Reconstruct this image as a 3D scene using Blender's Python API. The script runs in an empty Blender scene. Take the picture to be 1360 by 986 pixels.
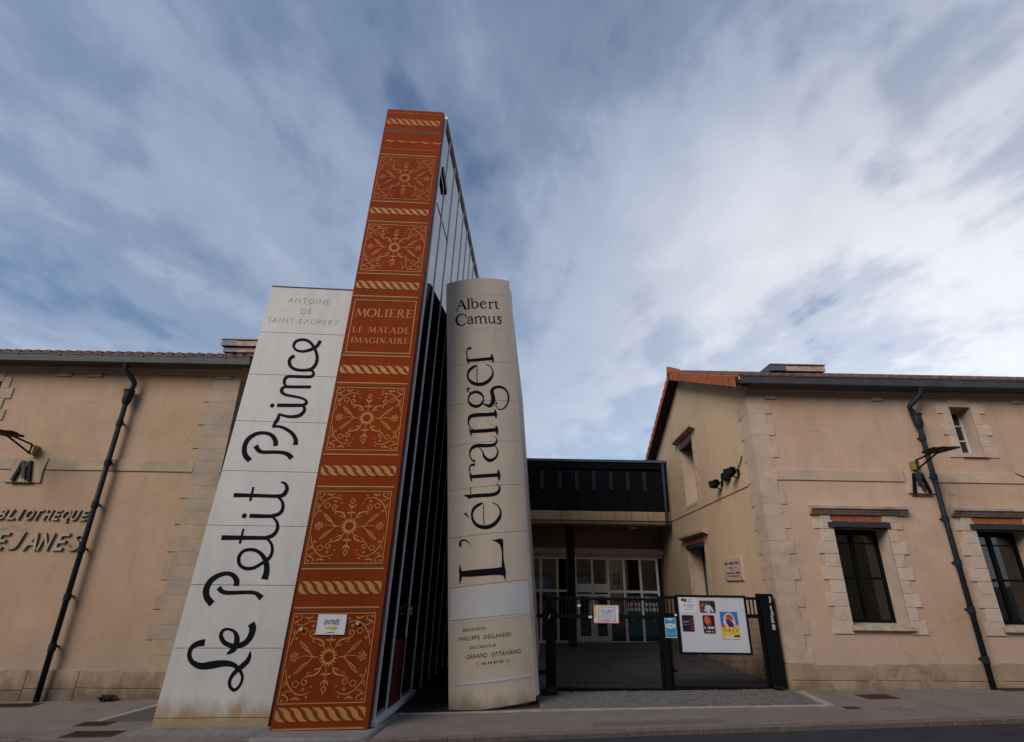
import bpy, math, random
from mathutils import Vector as V
random.seed(7)
S = bpy.context.scene
R = math.radians
# ------------------------------------------------------------------ camera
cam = bpy.data.objects.new('camera', bpy.data.cameras.new('camera')); S.collection.objects.link(cam); S.camera = cam
cam.data.sensor_width = 36; cam.data.lens = 36*707/1360; cam.data.clip_start = .05; cam.data.clip_end = 2000
UPC = V((26, -1750, 707)).normalized()           # world up seen in camera space (x right, y down, z forward)
XC = V((1, .0197, .012)).normalized()
YC = UPC.cross(XC).normalized()
XC = YC.cross(UPC).normalized()
right = V((XC[0], YC[0], UPC[0])); down = V((XC[1], YC[1], UPC[1])); fwd = V((XC[2], YC[2], UPC[2]))
from mathutils import Matrix
cam.matrix_world = Matrix(((right.x, -down.x, -fwd.x, 0), (right.y, -down.y, -fwd.y, 0), (right.z, -down.z, -fwd.z, 1.6), (0, 0, 0, 1)))
# ------------------------------------------------------------------ light
S.view_settings.view_transform = 'Standard'; S.view_settings.look = 'None'; S.view_settings.gamma = 1
S.view_settings.use_curve_mapping = False; S.view_settings.exposure = 0.44
S.render.resolution_x = 1024; S.render.resolution_y = 742
SUN_EL, SUN_AZ = R(34), R(222)                    # compass style: 0 = +Y (towards the buildings), clockwise; the sun is behind the viewer
sdir = V((math.sin(SUN_AZ)*math.cos(SUN_EL), math.cos(SUN_AZ)*math.cos(SUN_EL), math.sin(SUN_EL)))
sl = bpy.data.lights.new('sun', 'SUN'); sl.energy = 2.1; sl.angle = R(34); sl.color = (1, .93, .84)
so = bpy.data.objects.new('sun', sl); S.collection.objects.link(so); so.location = (0, -20, 40)
so.rotation_euler = (-sdir).to_track_quat('-Z', 'Y').to_euler()
W = bpy.data.worlds.new('World'); S.world = W; W.use_nodes = True
nt = W.node_tree; nt.nodes.clear()
def N(nt, typ, **kw):
    n = nt.nodes.new(typ)
    for k, v in kw.items(): setattr(n, k, v)
    return n
def L(nt, a, b): nt.links.new(a, b)
def mth(nt, op, a, b=None, c=None, clamp=False):
    n = N(nt, 'ShaderNodeMath', operation=op, use_clamp=clamp)
    for i, x in enumerate((a, b, c)):
        if x is None: continue
        if isinstance(x, (int, float)): n.inputs[i].default_value = x
        else: L(nt, x, n.inputs[i])
    return n.outputs[0]
def ramp(nt, fac, stops, interp='LINEAR'):
    n = N(nt, 'ShaderNodeValToRGB'); n.color_ramp.interpolation = interp
    e = n.color_ramp.elements
    while len(e) < len(stops): e.new(.5)
    for el, (p, c) in zip(e, stops):
        el.position = p; el.color = (c, c, c, 1) if isinstance(c, (int, float)) else (*c, 1)
    L(nt, fac, n.inputs[0]); return n.outputs[0]
def mix(nt, fac, a, b, blend='MIX'):
    n = N(nt, 'ShaderNodeMix', data_type='RGBA', blend_type=blend)
    for s, x in ((n.inputs['Factor'], fac), (n.inputs[6], a), (n.inputs[7], b)):
        if isinstance(x, (int, float)): s.default_value = x
        elif isinstance(x, tuple): s.default_value = (*x, 1)
        else: L(nt, x, s)
    return n.outputs[2]
def noise(nt, vec, scale, detail=4, rough=.5, dist=0):
    n = N(nt, 'ShaderNodeTexNoise'); n.inputs['Scale'].default_value = scale; n.inputs['Detail'].default_value = detail
    n.inputs['Roughness'].default_value = rough; n.inputs['Distortion'].default_value = dist
    if vec is not None: L(nt, vec, n.inputs['Vector'])
    return n.outputs['Fac']
def mapping(nt, vec, scale=(1, 1, 1), rot=(0, 0, 0), loc=(0, 0, 0)):
    n = N(nt, 'ShaderNodeMapping'); n.inputs['Scale'].default_value = scale; n.inputs['Rotation'].default_value = rot; n.inputs['Location'].default_value = loc
    L(nt, vec, n.inputs['Vector']); return n.outputs[0]
sky = N(nt, 'ShaderNodeTexSky', sky_type='NISHITA'); sky.sun_disc = False; sky.sun_elevation = SUN_EL; sky.sun_rotation = SUN_AZ
sky.air_density = 1.0; sky.dust_density = .8; sky.ozone_density = 1.6
tc = N(nt, 'ShaderNodeTexCoord'); sep = N(nt, 'ShaderNodeSeparateXYZ'); L(nt, tc.outputs['Generated'], sep.inputs[0])
zz = mth(nt, 'MAXIMUM', sep.outputs[2], .05)
cmb = N(nt, 'ShaderNodeCombineXYZ')
zd = mth(nt, 'ADD', zz, .22)
L(nt, mth(nt, 'DIVIDE', sep.outputs[0], zd), cmb.inputs[0]); L(nt, mth(nt, 'DIVIDE', sep.outputs[1], zd), cmb.inputs[1])
p1 = mapping(nt, cmb.outputs[0], (1.1, .78, 1), (0, 0, R(-24)), (3.1, 1.7, 0))
n1 = noise(nt, p1, 1.25, 8, .50, .22)
p2 = mapping(nt, cmb.outputs[0], (1.5, 1.0, 1), (0, 0, R(-30)), (7.3, 2.2, 0))
n2 = noise(nt, p2, 4.6, 7, .56, .15)
n3 = noise(nt, mapping(nt, cmb.outputs[0], (1, 1, 1), (0, 0, 0), (1.2, 5.5, 0)), .8, 3, .5)
# long bands of high cloud that fan out from a point low ahead
sp2 = N(nt, 'ShaderNodeSeparateXYZ'); L(nt, cmb.outputs[0], sp2.inputs[0])
dy_ = mth(nt, 'SUBTRACT', 2.15, sp2.outputs[1]); th_ = mth(nt, 'ARCTAN2', sp2.outputs[0], dy_)
rr_ = mth(nt, 'SQRT', mth(nt, 'ADD', mth(nt, 'MULTIPLY', sp2.outputs[0], sp2.outputs[0]), mth(nt, 'MULTIPLY', dy_, dy_)))
cb2 = N(nt, 'ShaderNodeCombineXYZ'); L(nt, mth(nt, 'MULTIPLY', th_, 2.6), cb2.inputs[0]); L(nt, mth(nt, 'MULTIPLY', rr_, .75), cb2.inputs[1]); cb2.inputs[2].default_value = 3.3
n4 = noise(nt, cb2.outputs[0], 1.9, 7, .52, .5)
fd_ = mth(nt, 'MULTIPLY', mth(nt, 'SUBTRACT', rr_, .25), .9, None, True)      # the bands dissolve near their vanishing point
n4 = mth(nt, 'ADD', mth(nt, 'MULTIPLY', n4, fd_), mth(nt, 'MULTIPLY', mth(nt, 'SUBTRACT', 1.0, fd_), .5))
cl = mth(nt, 'ADD', mth(nt, 'ADD', mth(nt, 'MULTIPLY', n1, .34), mth(nt, 'MULTIPLY', n4, .34)), mth(nt, 'ADD', mth(nt, 'MULTIPLY', n2, .20), mth(nt, 'MULTIPLY', n3, .12)))
cov = ramp(nt, cl, [(.39, .15), (.46, .52), (.53, .85), (.64, 1.0)], 'EASE')
dt = N(nt, 'ShaderNodeVectorMath', operation='DOT_PRODUCT'); L(nt, tc.outputs['Generated'], dt.inputs[0]); dt.inputs[1].default_value = V((.66, .70, .28)).normalized()
glow = mth(nt, 'POWER', mth(nt, 'MAXIMUM', dt.outputs['Value'], 0), 9)     # thin cloud brightest low on the right
low = ramp(nt, sep.outputs[2], [(0, 1.0), (.35, .45), (.8, .0)])           # deck paler towards the horizon
thick = ramp(nt, n2, [(.3, 0), (.75, 1)])
ccol = mix(nt, thick, (1.95, 2.5, 3.6), (2.5, 3.05, 4.15))
ccol = mix(nt, mth(nt, 'ADD', mth(nt, 'MULTIPLY', low, .34), mth(nt, 'MULTIPLY', glow, 1.0), None, True), ccol, (7.6, 7.5, 7.6))
scol = mix(nt, 1.0, sky.outputs[0], (.62, .70, .76), 'MULTIPLY')
col = mix(nt, mth(nt, 'MULTIPLY', cov, .88), scol, ccol)
bg = N(nt, 'ShaderNodeBackground'); bg.inputs['Strength'].default_value = .11; L(nt, col, bg.inputs['Color'])
wo = N(nt, 'ShaderNodeOutputWorld'); L(nt, bg.outputs[0], wo.inputs[0])

# ------------------------------------------------------------------ materials
MATS = {}
def newmat(name):
    m = bpy.data.materials.new(name); m.use_nodes = True; MATS[name] = m
    nt = m.node_tree; b = nt.nodes['Principled BSDF']
    return m, nt, b
def mat(name, col, rough=.8, var=.12, scale=3.0, bump=.0, bscale=60, metal=0, spec=.22, stain=None, grime=0, tint=None, streak=0, crack=0, top=None, foot=None, speck=0):
    """colour with two octaves of mottling, optional vertical streaks, dark grime blotches and fine relief"""
    m, nt, b = newmat(name)
    g = N(nt, 'ShaderNodeNewGeometry').outputs['Position']
    c = tuple(col)
    f1 = noise(nt, g, scale, 6, .6)
    c1 = mix(nt, ramp(nt, f1, [(.3, 0), (.7, 1)]), tuple(x*(1-var) for x in c), tuple(min(1, x*(1+var)) for x in c))
    f2 = noise(nt, g, scale*9, 4, .65)
    c1 = mix(nt, ramp(nt, f2, [(.35, 0.0), (.7, .35)]), c1, tuple(x*(1-var*1.3) for x in c))
    if tint:
        c1 = mix(nt, ramp(nt, noise(nt, g, scale*.35, 4, .5), [(.42, 0), (.68, .7)]), c1, tint)
    if streak:
        fs = noise(nt, mapping(nt, g, (4.2, 4.2, .35)), 1.6, 6, .6)
        c1 = mix(nt, mth(nt, 'MULTIPLY', ramp(nt, fs, [(.48, 0), (.72, 1)]), streak), c1, tuple(x*.55 for x in c))
    if grime:
        fg = noise(nt, g, 1.3, 8, .7, .4)
        c1 = mix(nt, mth(nt, 'MULTIPLY', ramp(nt, fg, [(.52, 0), (.66, 1)]), grime), c1, tuple(x*.42 for x in c))
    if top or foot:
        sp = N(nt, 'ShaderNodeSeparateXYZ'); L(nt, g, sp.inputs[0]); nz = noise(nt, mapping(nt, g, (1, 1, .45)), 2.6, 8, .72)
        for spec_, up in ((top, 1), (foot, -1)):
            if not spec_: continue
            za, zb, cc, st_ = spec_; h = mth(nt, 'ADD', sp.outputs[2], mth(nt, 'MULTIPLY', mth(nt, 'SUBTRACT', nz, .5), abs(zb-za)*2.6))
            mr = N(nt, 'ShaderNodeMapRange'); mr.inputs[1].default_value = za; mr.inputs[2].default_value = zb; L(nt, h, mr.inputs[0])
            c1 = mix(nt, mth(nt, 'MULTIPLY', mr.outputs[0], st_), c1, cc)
    if speck:
        c1 = mix(nt, mth(nt, 'MULTIPLY', ramp(nt, noise(nt, g, 70, 3, .8), [(.50, 0), (.68, 1)]), speck), c1, tuple(x*1.9 for x in c)); c1 = mix(nt, mth(nt, 'MULTIPLY', ramp(nt, noise(nt, g, 45, 3, .8), [(.55, 0), (.7, 1)]), speck), c1, tuple(x*.4 for x in c))
    if crack:
        vo = N(nt, 'ShaderNodeTexVoronoi', feature='DISTANCE_TO_EDGE'); vo.inputs['Scale'].default_value = .9
        wv = N(nt, 'ShaderNodeTexNoise'); wv.inputs['Scale'].default_value = 2.2; wv.inputs['Detail'].default_value = 6; L(nt, g, wv.inputs['Vector'])
        L(nt, mix(nt, .22, g, wv.outputs['Color'], 'ADD'), vo.inputs['Vector'])
        msk = mth(nt, 'MULTIPLY', ramp(nt, vo.outputs['Distance'], [(.0, 1), (.006, 0)]), ramp(nt, noise(nt, g, .55, 3), [(.52, 0), (.60, 1)]))
        c1 = mix(nt, mth(nt, 'MULTIPLY', msk, crack), c1, tuple(x*.35 for x in c))
    L(nt, c1, b.inputs['Base Color'])
    b.inputs['Roughness'].default_value = rough; b.inputs['Metallic'].default_value = metal; b.inputs['Specular IOR Level'].default_value = spec
    if rough < .7:
        L(nt, ramp(nt, f2, [(.3, max(0, rough-.08)), (.7, min(1, rough+.12))]), b.inputs['Roughness'])
    if bump:
        bn = N(nt, 'ShaderNodeBump'); bn.inputs['Strength'].default_value = bump; bn.inputs['Distance'].default_value = .01
        L(nt, noise(nt, g, bscale, 5, .7), bn.inputs['Height']); L(nt, bn.outputs[0], b.inputs['Normal'])
    return m
def glass(name, tint=(.3, .33, .33), rough=.02, wav=.0, ior=1.8):
    m, nt, b = newmat(name)
    nt.nodes.remove(b)
    out = [n for n in nt.nodes if n.type == 'OUTPUT_MATERIAL'][0]
    gl = N(nt, 'ShaderNodeBsdfGlossy'); gl.inputs['Roughness'].default_value = rough; gl.inputs['Color'].default_value = (.9, .93, .95, 1)
    trn = N(nt, 'ShaderNodeBsdfTransparent'); trn.inputs['Color'].default_value = (*tint, 1)
    fr = N(nt, 'ShaderNodeFresnel'); fr.inputs['IOR'].default_value = ior
    if wav:
        bn = N(nt, 'ShaderNodeBump'); bn.inputs['Strength'].default_value = wav; bn.inputs['Distance'].default_value = .02
        L(nt, noise(nt, N(nt, 'ShaderNodeNewGeometry').outputs['Position'], 1.6, 2), bn.inputs['Height']); L(nt, bn.outputs[0], gl.inputs['Normal'])
    mx = N(nt, 'ShaderNodeMixShader'); L(nt, mth(nt, 'ADD', fr.outputs[0], .02, clamp=True), mx.inputs[0]); L(nt, trn.outputs[0], mx.inputs[1]); L(nt, gl.outputs[0], mx.inputs[2])
    L(nt, mx.outputs[0], out.inputs[0]); return m
def height_stain(name, base, stainc, z0, z1, sscale, **kw):
    """plain colour with an algae / dirt stain whose ragged upper edge lies between heights z0 and z1"""
    m = mat(name, base, **kw); nt = m.node_tree; b = nt.nodes['Principled BSDF']
    src = b.inputs['Base Color'].links[0].from_socket
    g = N(nt, 'ShaderNodeNewGeometry').outputs['Position']; sp = N(nt, 'ShaderNodeSeparateXYZ'); L(nt, g, sp.inputs[0])
    nz = noise(nt, mapping(nt, g, (1, 1, .5)), sscale, 7, .7)
    h = mth(nt, 'ADD', sp.outputs[2], mth(nt, 'MULTIPLY', mth(nt, 'SUBTRACT', nz, .5), (z1-z0)*2.4))
    mr = N(nt, 'ShaderNodeMapRange'); mr.inputs[1].default_value = z0; mr.inputs[2].default_value = z1; mr.inputs[3].default_value = 1; mr.inputs[4].default_value = 0
    L(nt, h, mr.inputs[0])
    L(nt, mix(nt, mth(nt, 'MULTIPLY', mr.outputs[0], .8), src, stainc), b.inputs['Base Color'])
    return m
M = dict(
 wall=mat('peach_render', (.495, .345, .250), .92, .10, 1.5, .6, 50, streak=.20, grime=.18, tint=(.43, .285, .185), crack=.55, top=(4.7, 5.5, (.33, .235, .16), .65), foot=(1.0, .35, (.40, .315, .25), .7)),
 gable=mat('ochre_render', (.53, .385, .255), .92, .09, 1.3, .5, 60, streak=.2, grime=.1, tint=(.49, .34, .21), crack=.5, foot=(1.6, .5, (.40, .30, .22), .6)),
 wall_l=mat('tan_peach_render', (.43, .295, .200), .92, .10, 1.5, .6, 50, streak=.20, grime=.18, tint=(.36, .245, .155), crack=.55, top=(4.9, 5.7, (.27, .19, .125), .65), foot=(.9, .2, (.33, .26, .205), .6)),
 stone_d=mat('dirty_grey_limestone', (.335, .265, .21), .9, .15, 2.4, .6, 40, grime=.45, speck=.2),
 stone_e=mat('dull_buff_limestone', (.37, .28, .20), .9, .15, 2.9, .6, 40, grime=.4, speck=.2),
 trim=mat('white_lacquered_trim', (.66, .66, .68), .5, .08, 5, spec=.3),
 dark_sheet=mat('grey_green_dark_sheet', (.075, .080, .070), .8, .2, 2),  # dark tone chosen for what the glass side mirrors
 stone=mat('pale_limestone', (.455, .34, .262), .9, .10, 2.6, .6, 40, grime=.35, speck=.18),
 stone_b=mat('warm_limestone', (.462, .342, .255), .9, .10, 3.1, .6, 40, grime=.4, speck=.18),
 stone_c=mat('grey_limestone', (.43, .325, .25), .9, .10, 2.9, .6, 40, grime=.35, speck=.18),
 pale=mat('pale_window_limestone', (.50, .39, .312), .9, .13, 3.2, .7, 35, grime=.4, speck=.22),
 pale_b=mat('buff_window_limestone', (.475, .365, .288), .9, .13, 3.8, .7, 35, grime=.45, speck=.22),
 plinth=height_stain('plinth_limestone', (.35, .255, .18), (.10, .075, .055), -.15, .25, 5, rough=.92, var=.26, scale=3.2, bump=.8, bscale=30, grime=.85, tint=(.30, .20, .11), speck=.25),
 lint=mat('mossy_moulding_stone', (.40, .315, .25), .95, .3, 9, .7, 50, grime=.75),
 brick=mat('red_lintel_brick', (.33, .10, .05), .9, .2, 8, .4, 60),
 iron=mat('blue_grey_painted_iron', (.028, .034, .044), .6, .25, 6, .2, 60, spec=.25),
 pipe=mat('dark_slate_painted_pipe', (.010, .017, .022), .6, .4, 5, .3, 60, spec=.22),
 gut=mat('grey_zinc_gutter', (.05, .054, .06), .55, .3, 3, .25, 30, spec=.4, grime=.4),
 black=mat('black_painted_steel', (.0035, .004, .005), .55, .2, 5, .1, 80, spec=.15),
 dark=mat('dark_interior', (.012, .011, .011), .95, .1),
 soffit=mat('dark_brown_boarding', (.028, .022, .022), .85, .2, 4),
 tile=mat('orange_clay_tile', (.34, .105, .042), .85, .35, 5, .4, 60),
 tileold=mat('weathered_clay_tile', (.15, .070, .052), .9, .35, 5, .4, 60, tint=(.13, .09, .07)),
 conc=height_stain('white_painted_concrete', (.52, .505, .485), (.27, .165, .05), -.02, .22, 4.2, rough=.8, var=.07, scale=1.6, bump=.3, bscale=50, streak=.20, grime=.07, spec=.12, speck=.05),
 concb=mat('concrete_base', (.33, .28, .20), .9, .3, 6, .5, 50, grime=.5),
 ink=mat('blue_black_paint', (.006, .006, .011), .8, .15, 6, spec=.08),
 faint=mat('faded_grey_paint', (.28, .265, .25), .8, .3, 9),
 cream=height_stain('beige_painted_render', (.53, .44, .345), (.17, .13, .09), -.08, .16, 3.5, rough=.8, var=.07, scale=1.4, bump=.25, bscale=50, streak=.20, grime=.08, spec=.1, speck=.04),
 cream_side=mat('pale_page_side', (.74, .69, .60), .85, .1, 2.5, .3, 60, grime=.3),
 white=mat('white_paint_band', (.52, .50, .50), .7, .06, 3, .1, 60),
 rust=mat('rust_red_panel', (.205, .033, .007), .75, .15, 2.2, .25, 40, streak=.4, tint=(.15, .028, .008), spec=.04, speck=.06),
 rustd=mat('oxblood_edge', (.095, .012, .010), .6, .15, 3),
 brown=mat('brown_band_paint', (.130, .036, .009), .8, .12, 3),
 gold=mat('ochre_gold_paint', (.43, .180, .050), .6, .14, 6),
 golda=mat('faded_gold_paint', (.42, .165, .055), .65, .18, 6),
 goldb=mat('worn_gold_paint', (.36, .125, .038), .65, .18, 6),
 alu=mat('pale_aluminium', (.42, .42, .43), .42, .1, 5, .05, 60, metal=.3, spec=.5),
 alud=mat('grey_aluminium', (.25, .26, .27), .45, .1, 5, metal=.3, spec=.5),
 frame=mat('white_grey_frame', (.70, .68, .65), .6, .1, 5),
 roadm=mat('dark_asphalt', (.034, .032, .036), .9, .3, 4, .9, 90, speck=.5, tint=(.045, .043, .046)),
 pave=mat('pinkish_asphalt_pavement', (.195, .157, .138), .93, .2, 2.2, .9, 90, speck=.35, crack=.7, tint=(.175, .137, .118), grime=.25),
 court=mat('court_asphalt', (.085, .076, .072), .9, .25, 2.5, .5, 110, speck=.3, tint=(.085, .075, .07)),
 kerb=mat('brown_kerb_brick', (.15, .115, .10), .9, .25, 9, .5, 60),
 mortar=mat('pale_mortar', (.24, .20, .17), .9, .1),
 marble=mat('pale_stone_threshold', (.33, .29, .25), .8, .25, 5, .3, 60, grime=.4),
 ped=mat('grey_granite_kerb', (.20, .19, .18), .85, .25, 8, .5, 70, grime=.4),
 sett=mat('grey_stone_sett', (.125, .118, .108), .9, .35, 9, .6, 60),
 grate=mat('rusty_cast_iron', (.07, .032, .02), .8, .3, 12, .3, 60),
 board=mat('white_notice_board', (.50, .51, .56), .5, .05, 3),
 paper=mat('white_paper', (.60, .60, .62), .7, .05, 8),
 pinkm=mat('pinkish_metal_beam', (.46, .37, .33), .6, .1, 3),
 ctop=mat('blue_grey_metal_cap', (.075, .09, .12), .45, .15, 3, spec=.4),
 navy=mat('navy_black_cladding', (.0035, .0035, .007), .6, .25, 3, spec=.12),
 fascia=mat('stained_concrete_fascia', (.40, .29, .175), .9, .2, 2.5, .5, 40, grime=.6),
 fascid=mat('dirty_concrete_lip', (.22, .15, .10), .9, .3, 5, .5, 40, grime=.9),
 ceil=mat('brown_soffit_plaster', (.20, .145, .11), .9, .15, 2),
 leaf=mat('weed_green', (.018, .036, .012), .8, .35, 20),
 moss=mat('moss_green', (.05, .075, .02), .95, .4, 30, .8, 60),
 curtain=mat('grey_curtain', (.16, .18, .19), .9, .3, 5),
 pane=glass('window_glass', (.28, .31, .31), .01, .02, 1.8),
 paned=glass('tinted_curtain_wall_glass', (.05, .06, .07), .012, .04, 2.3),
 wood=mat('orange_brown_wood', (.22, .09, .035), .7, .2, 3),
 opp=mat('opposite_ochre_render', (.42, .29, .17), .9, .1, 1.2),
 blue=mat('poster_blue', (.03, .24, .48), .6, .1, 9), red=mat('poster_red', (.45, .05, .02), .6, .3, 14), yellow=mat('poster_yellow', (.60, .42, .06), .6, .2, 14),
 teal=mat('poster_teal', (.008, .055, .085), .6, .3, 5), pdark=mat('poster_black', (.02, .012, .016), .6, .3, 12), pmaroon=mat('poster_maroon', (.10, .03, .03), .6, .4, 14),
 pbrown=mat('poster_brown', (.10, .05, .03), .6, .5, 16), porange=mat('poster_orange', (.50, .10, .03), .6, .4, 18), pbluesky=mat('poster_sky', (.04, .14, .45), .6, .2, 9),
 purple=mat('poster_purple', (.05, .025, .09), .6, .3, 15), lens=mat('floodlight_glass', (.45, .47, .5), .2, .1, 5, spec=.6),
 brass=mat('galvanised_clamp', (.28, .22, .10), .5, .2, 9, metal=.4),
)
# ------------------------------------------------------------------ mesh helpers
def wloc(o):
    p = V((0, 0, 0))
    while o: p += o.location; o = o.parent
    return p
class MB:
    def __init__(s): s.v = []; s.f = []; s.m = []; s.mi = 0
    def poly(s, *pts):
        n = len(s.v); s.v += [V(p) for p in pts]; s.f.append(tuple(range(n, n+len(pts)))); s.m.append(s.mi); return s
    def obox(s, o, a, b, c):
        o, a, b, c = V(o), V(a), V(b), V(c); n = len(s.v)
        s.v += [o, o+a, o+a+b, o+b, o+c, o+a+c, o+a+b+c, o+b+c]
        fl = a.cross(b).dot(c) < 0
        for q in ((0, 3, 2, 1), (4, 5, 6, 7), (0, 1, 5, 4), (1, 2, 6, 5), (2, 3, 7, 6), (3, 0, 4, 7)):
            s.f.append(tuple(n+i for i in (q[::-1] if fl else q))); s.m.append(s.mi)
        return s
    def box(s, x0, y0, z0, x1, y1, z1): return s.obox((x0, y0, z0), (x1-x0, 0, 0), (0, y1-y0, 0), (0, 0, z1-z0))
    def cbox(s, x0, y0, z0, x1, y1, z1, c=.006):
        """box with chamfered edges"""
        P = []
        n = len(s.v)
        for X, sx in ((x0, 1), (x1, -1)):
            for Y, sy in ((y0, 1), (y1, -1)):
                for Z, sz in ((z0, 1), (z1, -1)):
                    P += [V((X, Y+sy*c, Z+sz*c)), V((X+sx*c, Y, Z+sz*c)), V((X+sx*c, Y+sy*c, Z))]
        s.v += P
        def i(a, b, d, k): return n+(a*4+b*2+d)*3+k
        F = [(i(0,0,0,0), i(0,0,1,0), i(0,1,1,0), i(0,1,0,0)), (i(1,0,0,0), i(1,1,0,0), i(1,1,1,0), i(1,0,1,0)),
             (i(0,0,0,1), i(1,0,0,1), i(1,0,1,1), i(0,0,1,1)), (i(0,1,0,1), i(0,1,1,1), i(1,1,1,1), i(1,1,0,1)),
             (i(0,0,0,2), i(0,1,0,2), i(1,1,0,2), i(1,0,0,2)), (i(0,0,1,2), i(1,0,1,2), i(1,1,1,2), i(0,1,1,2))]
        for a in (0, 1):
            for b in (0, 1):
                F += [(i(a,b,0,0), i(a,b,0,1), i(a,b,1,1), i(a,b,1,0)), (i(a,0,b,0), i(a,0,b,2), i(a,1,b,2), i(a,1,b,0)), (i(0,a,b,1), i(0,a,b,2), i(1,a,b,2), i(1,a,b,1))]
                for d in (0, 1): F.append((i(a,b,d,0), i(a,b,d,1), i(a,b,d,2)))
        s.f += F; s.m += [s.mi]*len(F); return s
    def prism(s, pts, ext):
        pts = [V(p) for p in pts]; ext = V(ext); n = len(s.v); k = len(pts)
        s.v += pts+[p+ext for p in pts]
        s.f.append(tuple(range(n, n+k))[::-1]); s.f.append(tuple(range(n+k, n+2*k)))
        for i in range(k): j = (i+1) % k; s.f.append((n+i, n+j, n+k+j, n+k+i))
        s.m += [s.mi]*(k+2); return s
    def loft(s, A, B):
        """closed solid between two polygons with the same number of corners"""
        A = [V(p) for p in A]; B = [V(p) for p in B]; n = len(s.v); k = len(A); s.v += A+B
        s.f.append(tuple(range(n, n+k))[::-1]); s.f.append(tuple(range(n+k, n+2*k)))
        for i in range(k): j = (i+1) % k; s.f.append((n+i, n+j, n+k+j, n+k+i))
        s.m += [s.mi]*(k+2); return s
    def tube(s, path, r, seg=10, caps=True):
        path = [V(p) for p in path]; rr = r if isinstance(r, (list, tuple)) else [r]*len(path); rings = []
        prev = None
        for i, p in enumerate(path):
            d = (path[min(i+1, len(path)-1)]-path[max(i-1, 0)])
            if d.length < 1e-7: d = prev or V((0, 0, 1))
            d.normalize(); prev = d
            a = d.cross(V((0, 0, 1)) if abs(d.z) < .95 else V((0, 1, 0))).normalized(); b = d.cross(a)
            n = len(s.v); s.v += [p+(a*math.cos(t)+b*math.sin(t))*rr[i] for t in (2*math.pi*k/seg for k in range(seg))]; rings.append(n)
        for u, w in zip(rings, rings[1:]):
            for k in range(seg): j = (k+1) % seg; s.f.append((u+k, u+j, w+j, w+k)); s.m.append(s.mi)
        if caps: s.f.append(tuple(rings[0]+k for k in range(seg))[::-1]); s.f.append(tuple(rings[-1]+k for k in range(seg))); s.m += [s.mi]*2
        return s
    def build(s, name, m, parent=None, smooth=False, at=None, label=None, kind=None):
        base = wloc(parent) if parent else V((0, 0, 0)); at = V(at) if at else base
        me = bpy.data.meshes.new(name); me.from_pydata([tuple(p-at) for p in s.v], [], s.f)
        for mm in (m if isinstance(m, (list, tuple)) else [m]): me.materials.append(M[mm] if isinstance(mm, str) else mm)
        if isinstance(m, (list, tuple)): me.polygons.foreach_set('material_index', s.m)
        if smooth: me.polygons.foreach_set('use_smooth', [True]*len(s.f))
        me.validate(); me.update()
        o = bpy.data.objects.new(name, me); S.collection.objects.link(o); o.location = at-base
        if parent: o.parent = parent
        if label: o['label'] = label
        if kind: o['kind'] = kind
        return o
def thing(name, label, cat, loc=(0, 0, 0), group=None):
    o = bpy.data.objects.new(name, None); S.collection.objects.link(o); o.location = loc; o.empty_display_size = .3
    o['label'] = label; o['category'] = cat
    if group: o['group'] = group
    return o
def tag(o, label, cat, group=None):
    o['label'] = label; o['category'] = cat
    if group: o['group'] = group
    return o
def copy_part(o, loc, parent=None):
    c = o.copy(); S.collection.objects.link(c); c.location = loc; c.parent = parent or o.parent; return c
def copy_tree(o, delta, top=True, parent=None):
    c = o.copy(); S.collection.objects.link(c); c.parent = parent
    if top: c.location = o.location+V(delta)
    for ch in list(o.children): copy_tree(ch, delta, False, c)
    return c
def struct(mb, name, m): o = mb.build(name, m); o['kind'] = 'structure'; return o
def text_mesh(txt, size, spacing=1.0, shear=0, ext=0, off=0):
    cu = bpy.data.curves.new('t', 'FONT'); cu.body = txt; cu.size = size; cu.space_character = spacing; cu.shear = shear; cu.extrude = ext; cu.offset = off
    cu.resolution_u = 3
    ob = bpy.data.objects.new('t', cu); S.collection.objects.link(ob); bpy.context.view_layer.update()
    me = bpy.data.meshes.new_from_object(ob.evaluated_get(bpy.context.evaluated_depsgraph_get()))
    vs = [v.co.copy() for v in me.vertices]; fs = [tuple(p.vertices) for p in me.polygons]
    bpy.data.objects.remove(ob); bpy.data.curves.remove(cu); bpy.data.meshes.remove(me); return vs, fs
def fit_text(txt, x0, x1, z0, z1, fmap, mb, spacing=1.0, shear=0, off=0, slope=0):
    """flat lettering scaled to fill the rectangle x0..x1, z0..z1 of a face"""
    vs, fs = text_mesh(txt, 1, spacing, shear, 0, off)
    ax, bx = min(v.x for v in vs), max(v.x for v in vs); az, bz = min(v.y for v in vs), max(v.y for v in vs); n = len(mb.v)
    for v in vs:
        s = x0+(v.x-ax)/(bx-ax)*(x1-x0); mb.v.append(fmap(s, z0+(v.y-az)/(bz-az)*(z1-z0)+slope*(s-x0)))
    for f in fs: mb.f.append(tuple(n+i for i in f)); mb.m.append(mb.mi)
def smooth_path(pts, closed=False, sub=5):
    out = []
    n = len(pts)
    if n == 2: return pts
    for i in range(n-1):
        p = [pts[max(i-1, 0)], pts[i], pts[i+1], pts[min(i+2, n-1)]]
        for k in range(sub):
            t = k/sub
            out.append(tuple(.5*((2*p[1][j])+(-p[0][j]+p[2][j])*t+(2*p[0][j]-5*p[1][j]+4*p[2][j]-p[3][j])*t*t+(-p[0][j]+3*p[1][j]-3*p[2][j]+p[3][j])*t**3) for j in range(len(pts[0]))))
    out.append(tuple(pts[-1])); return out
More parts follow.
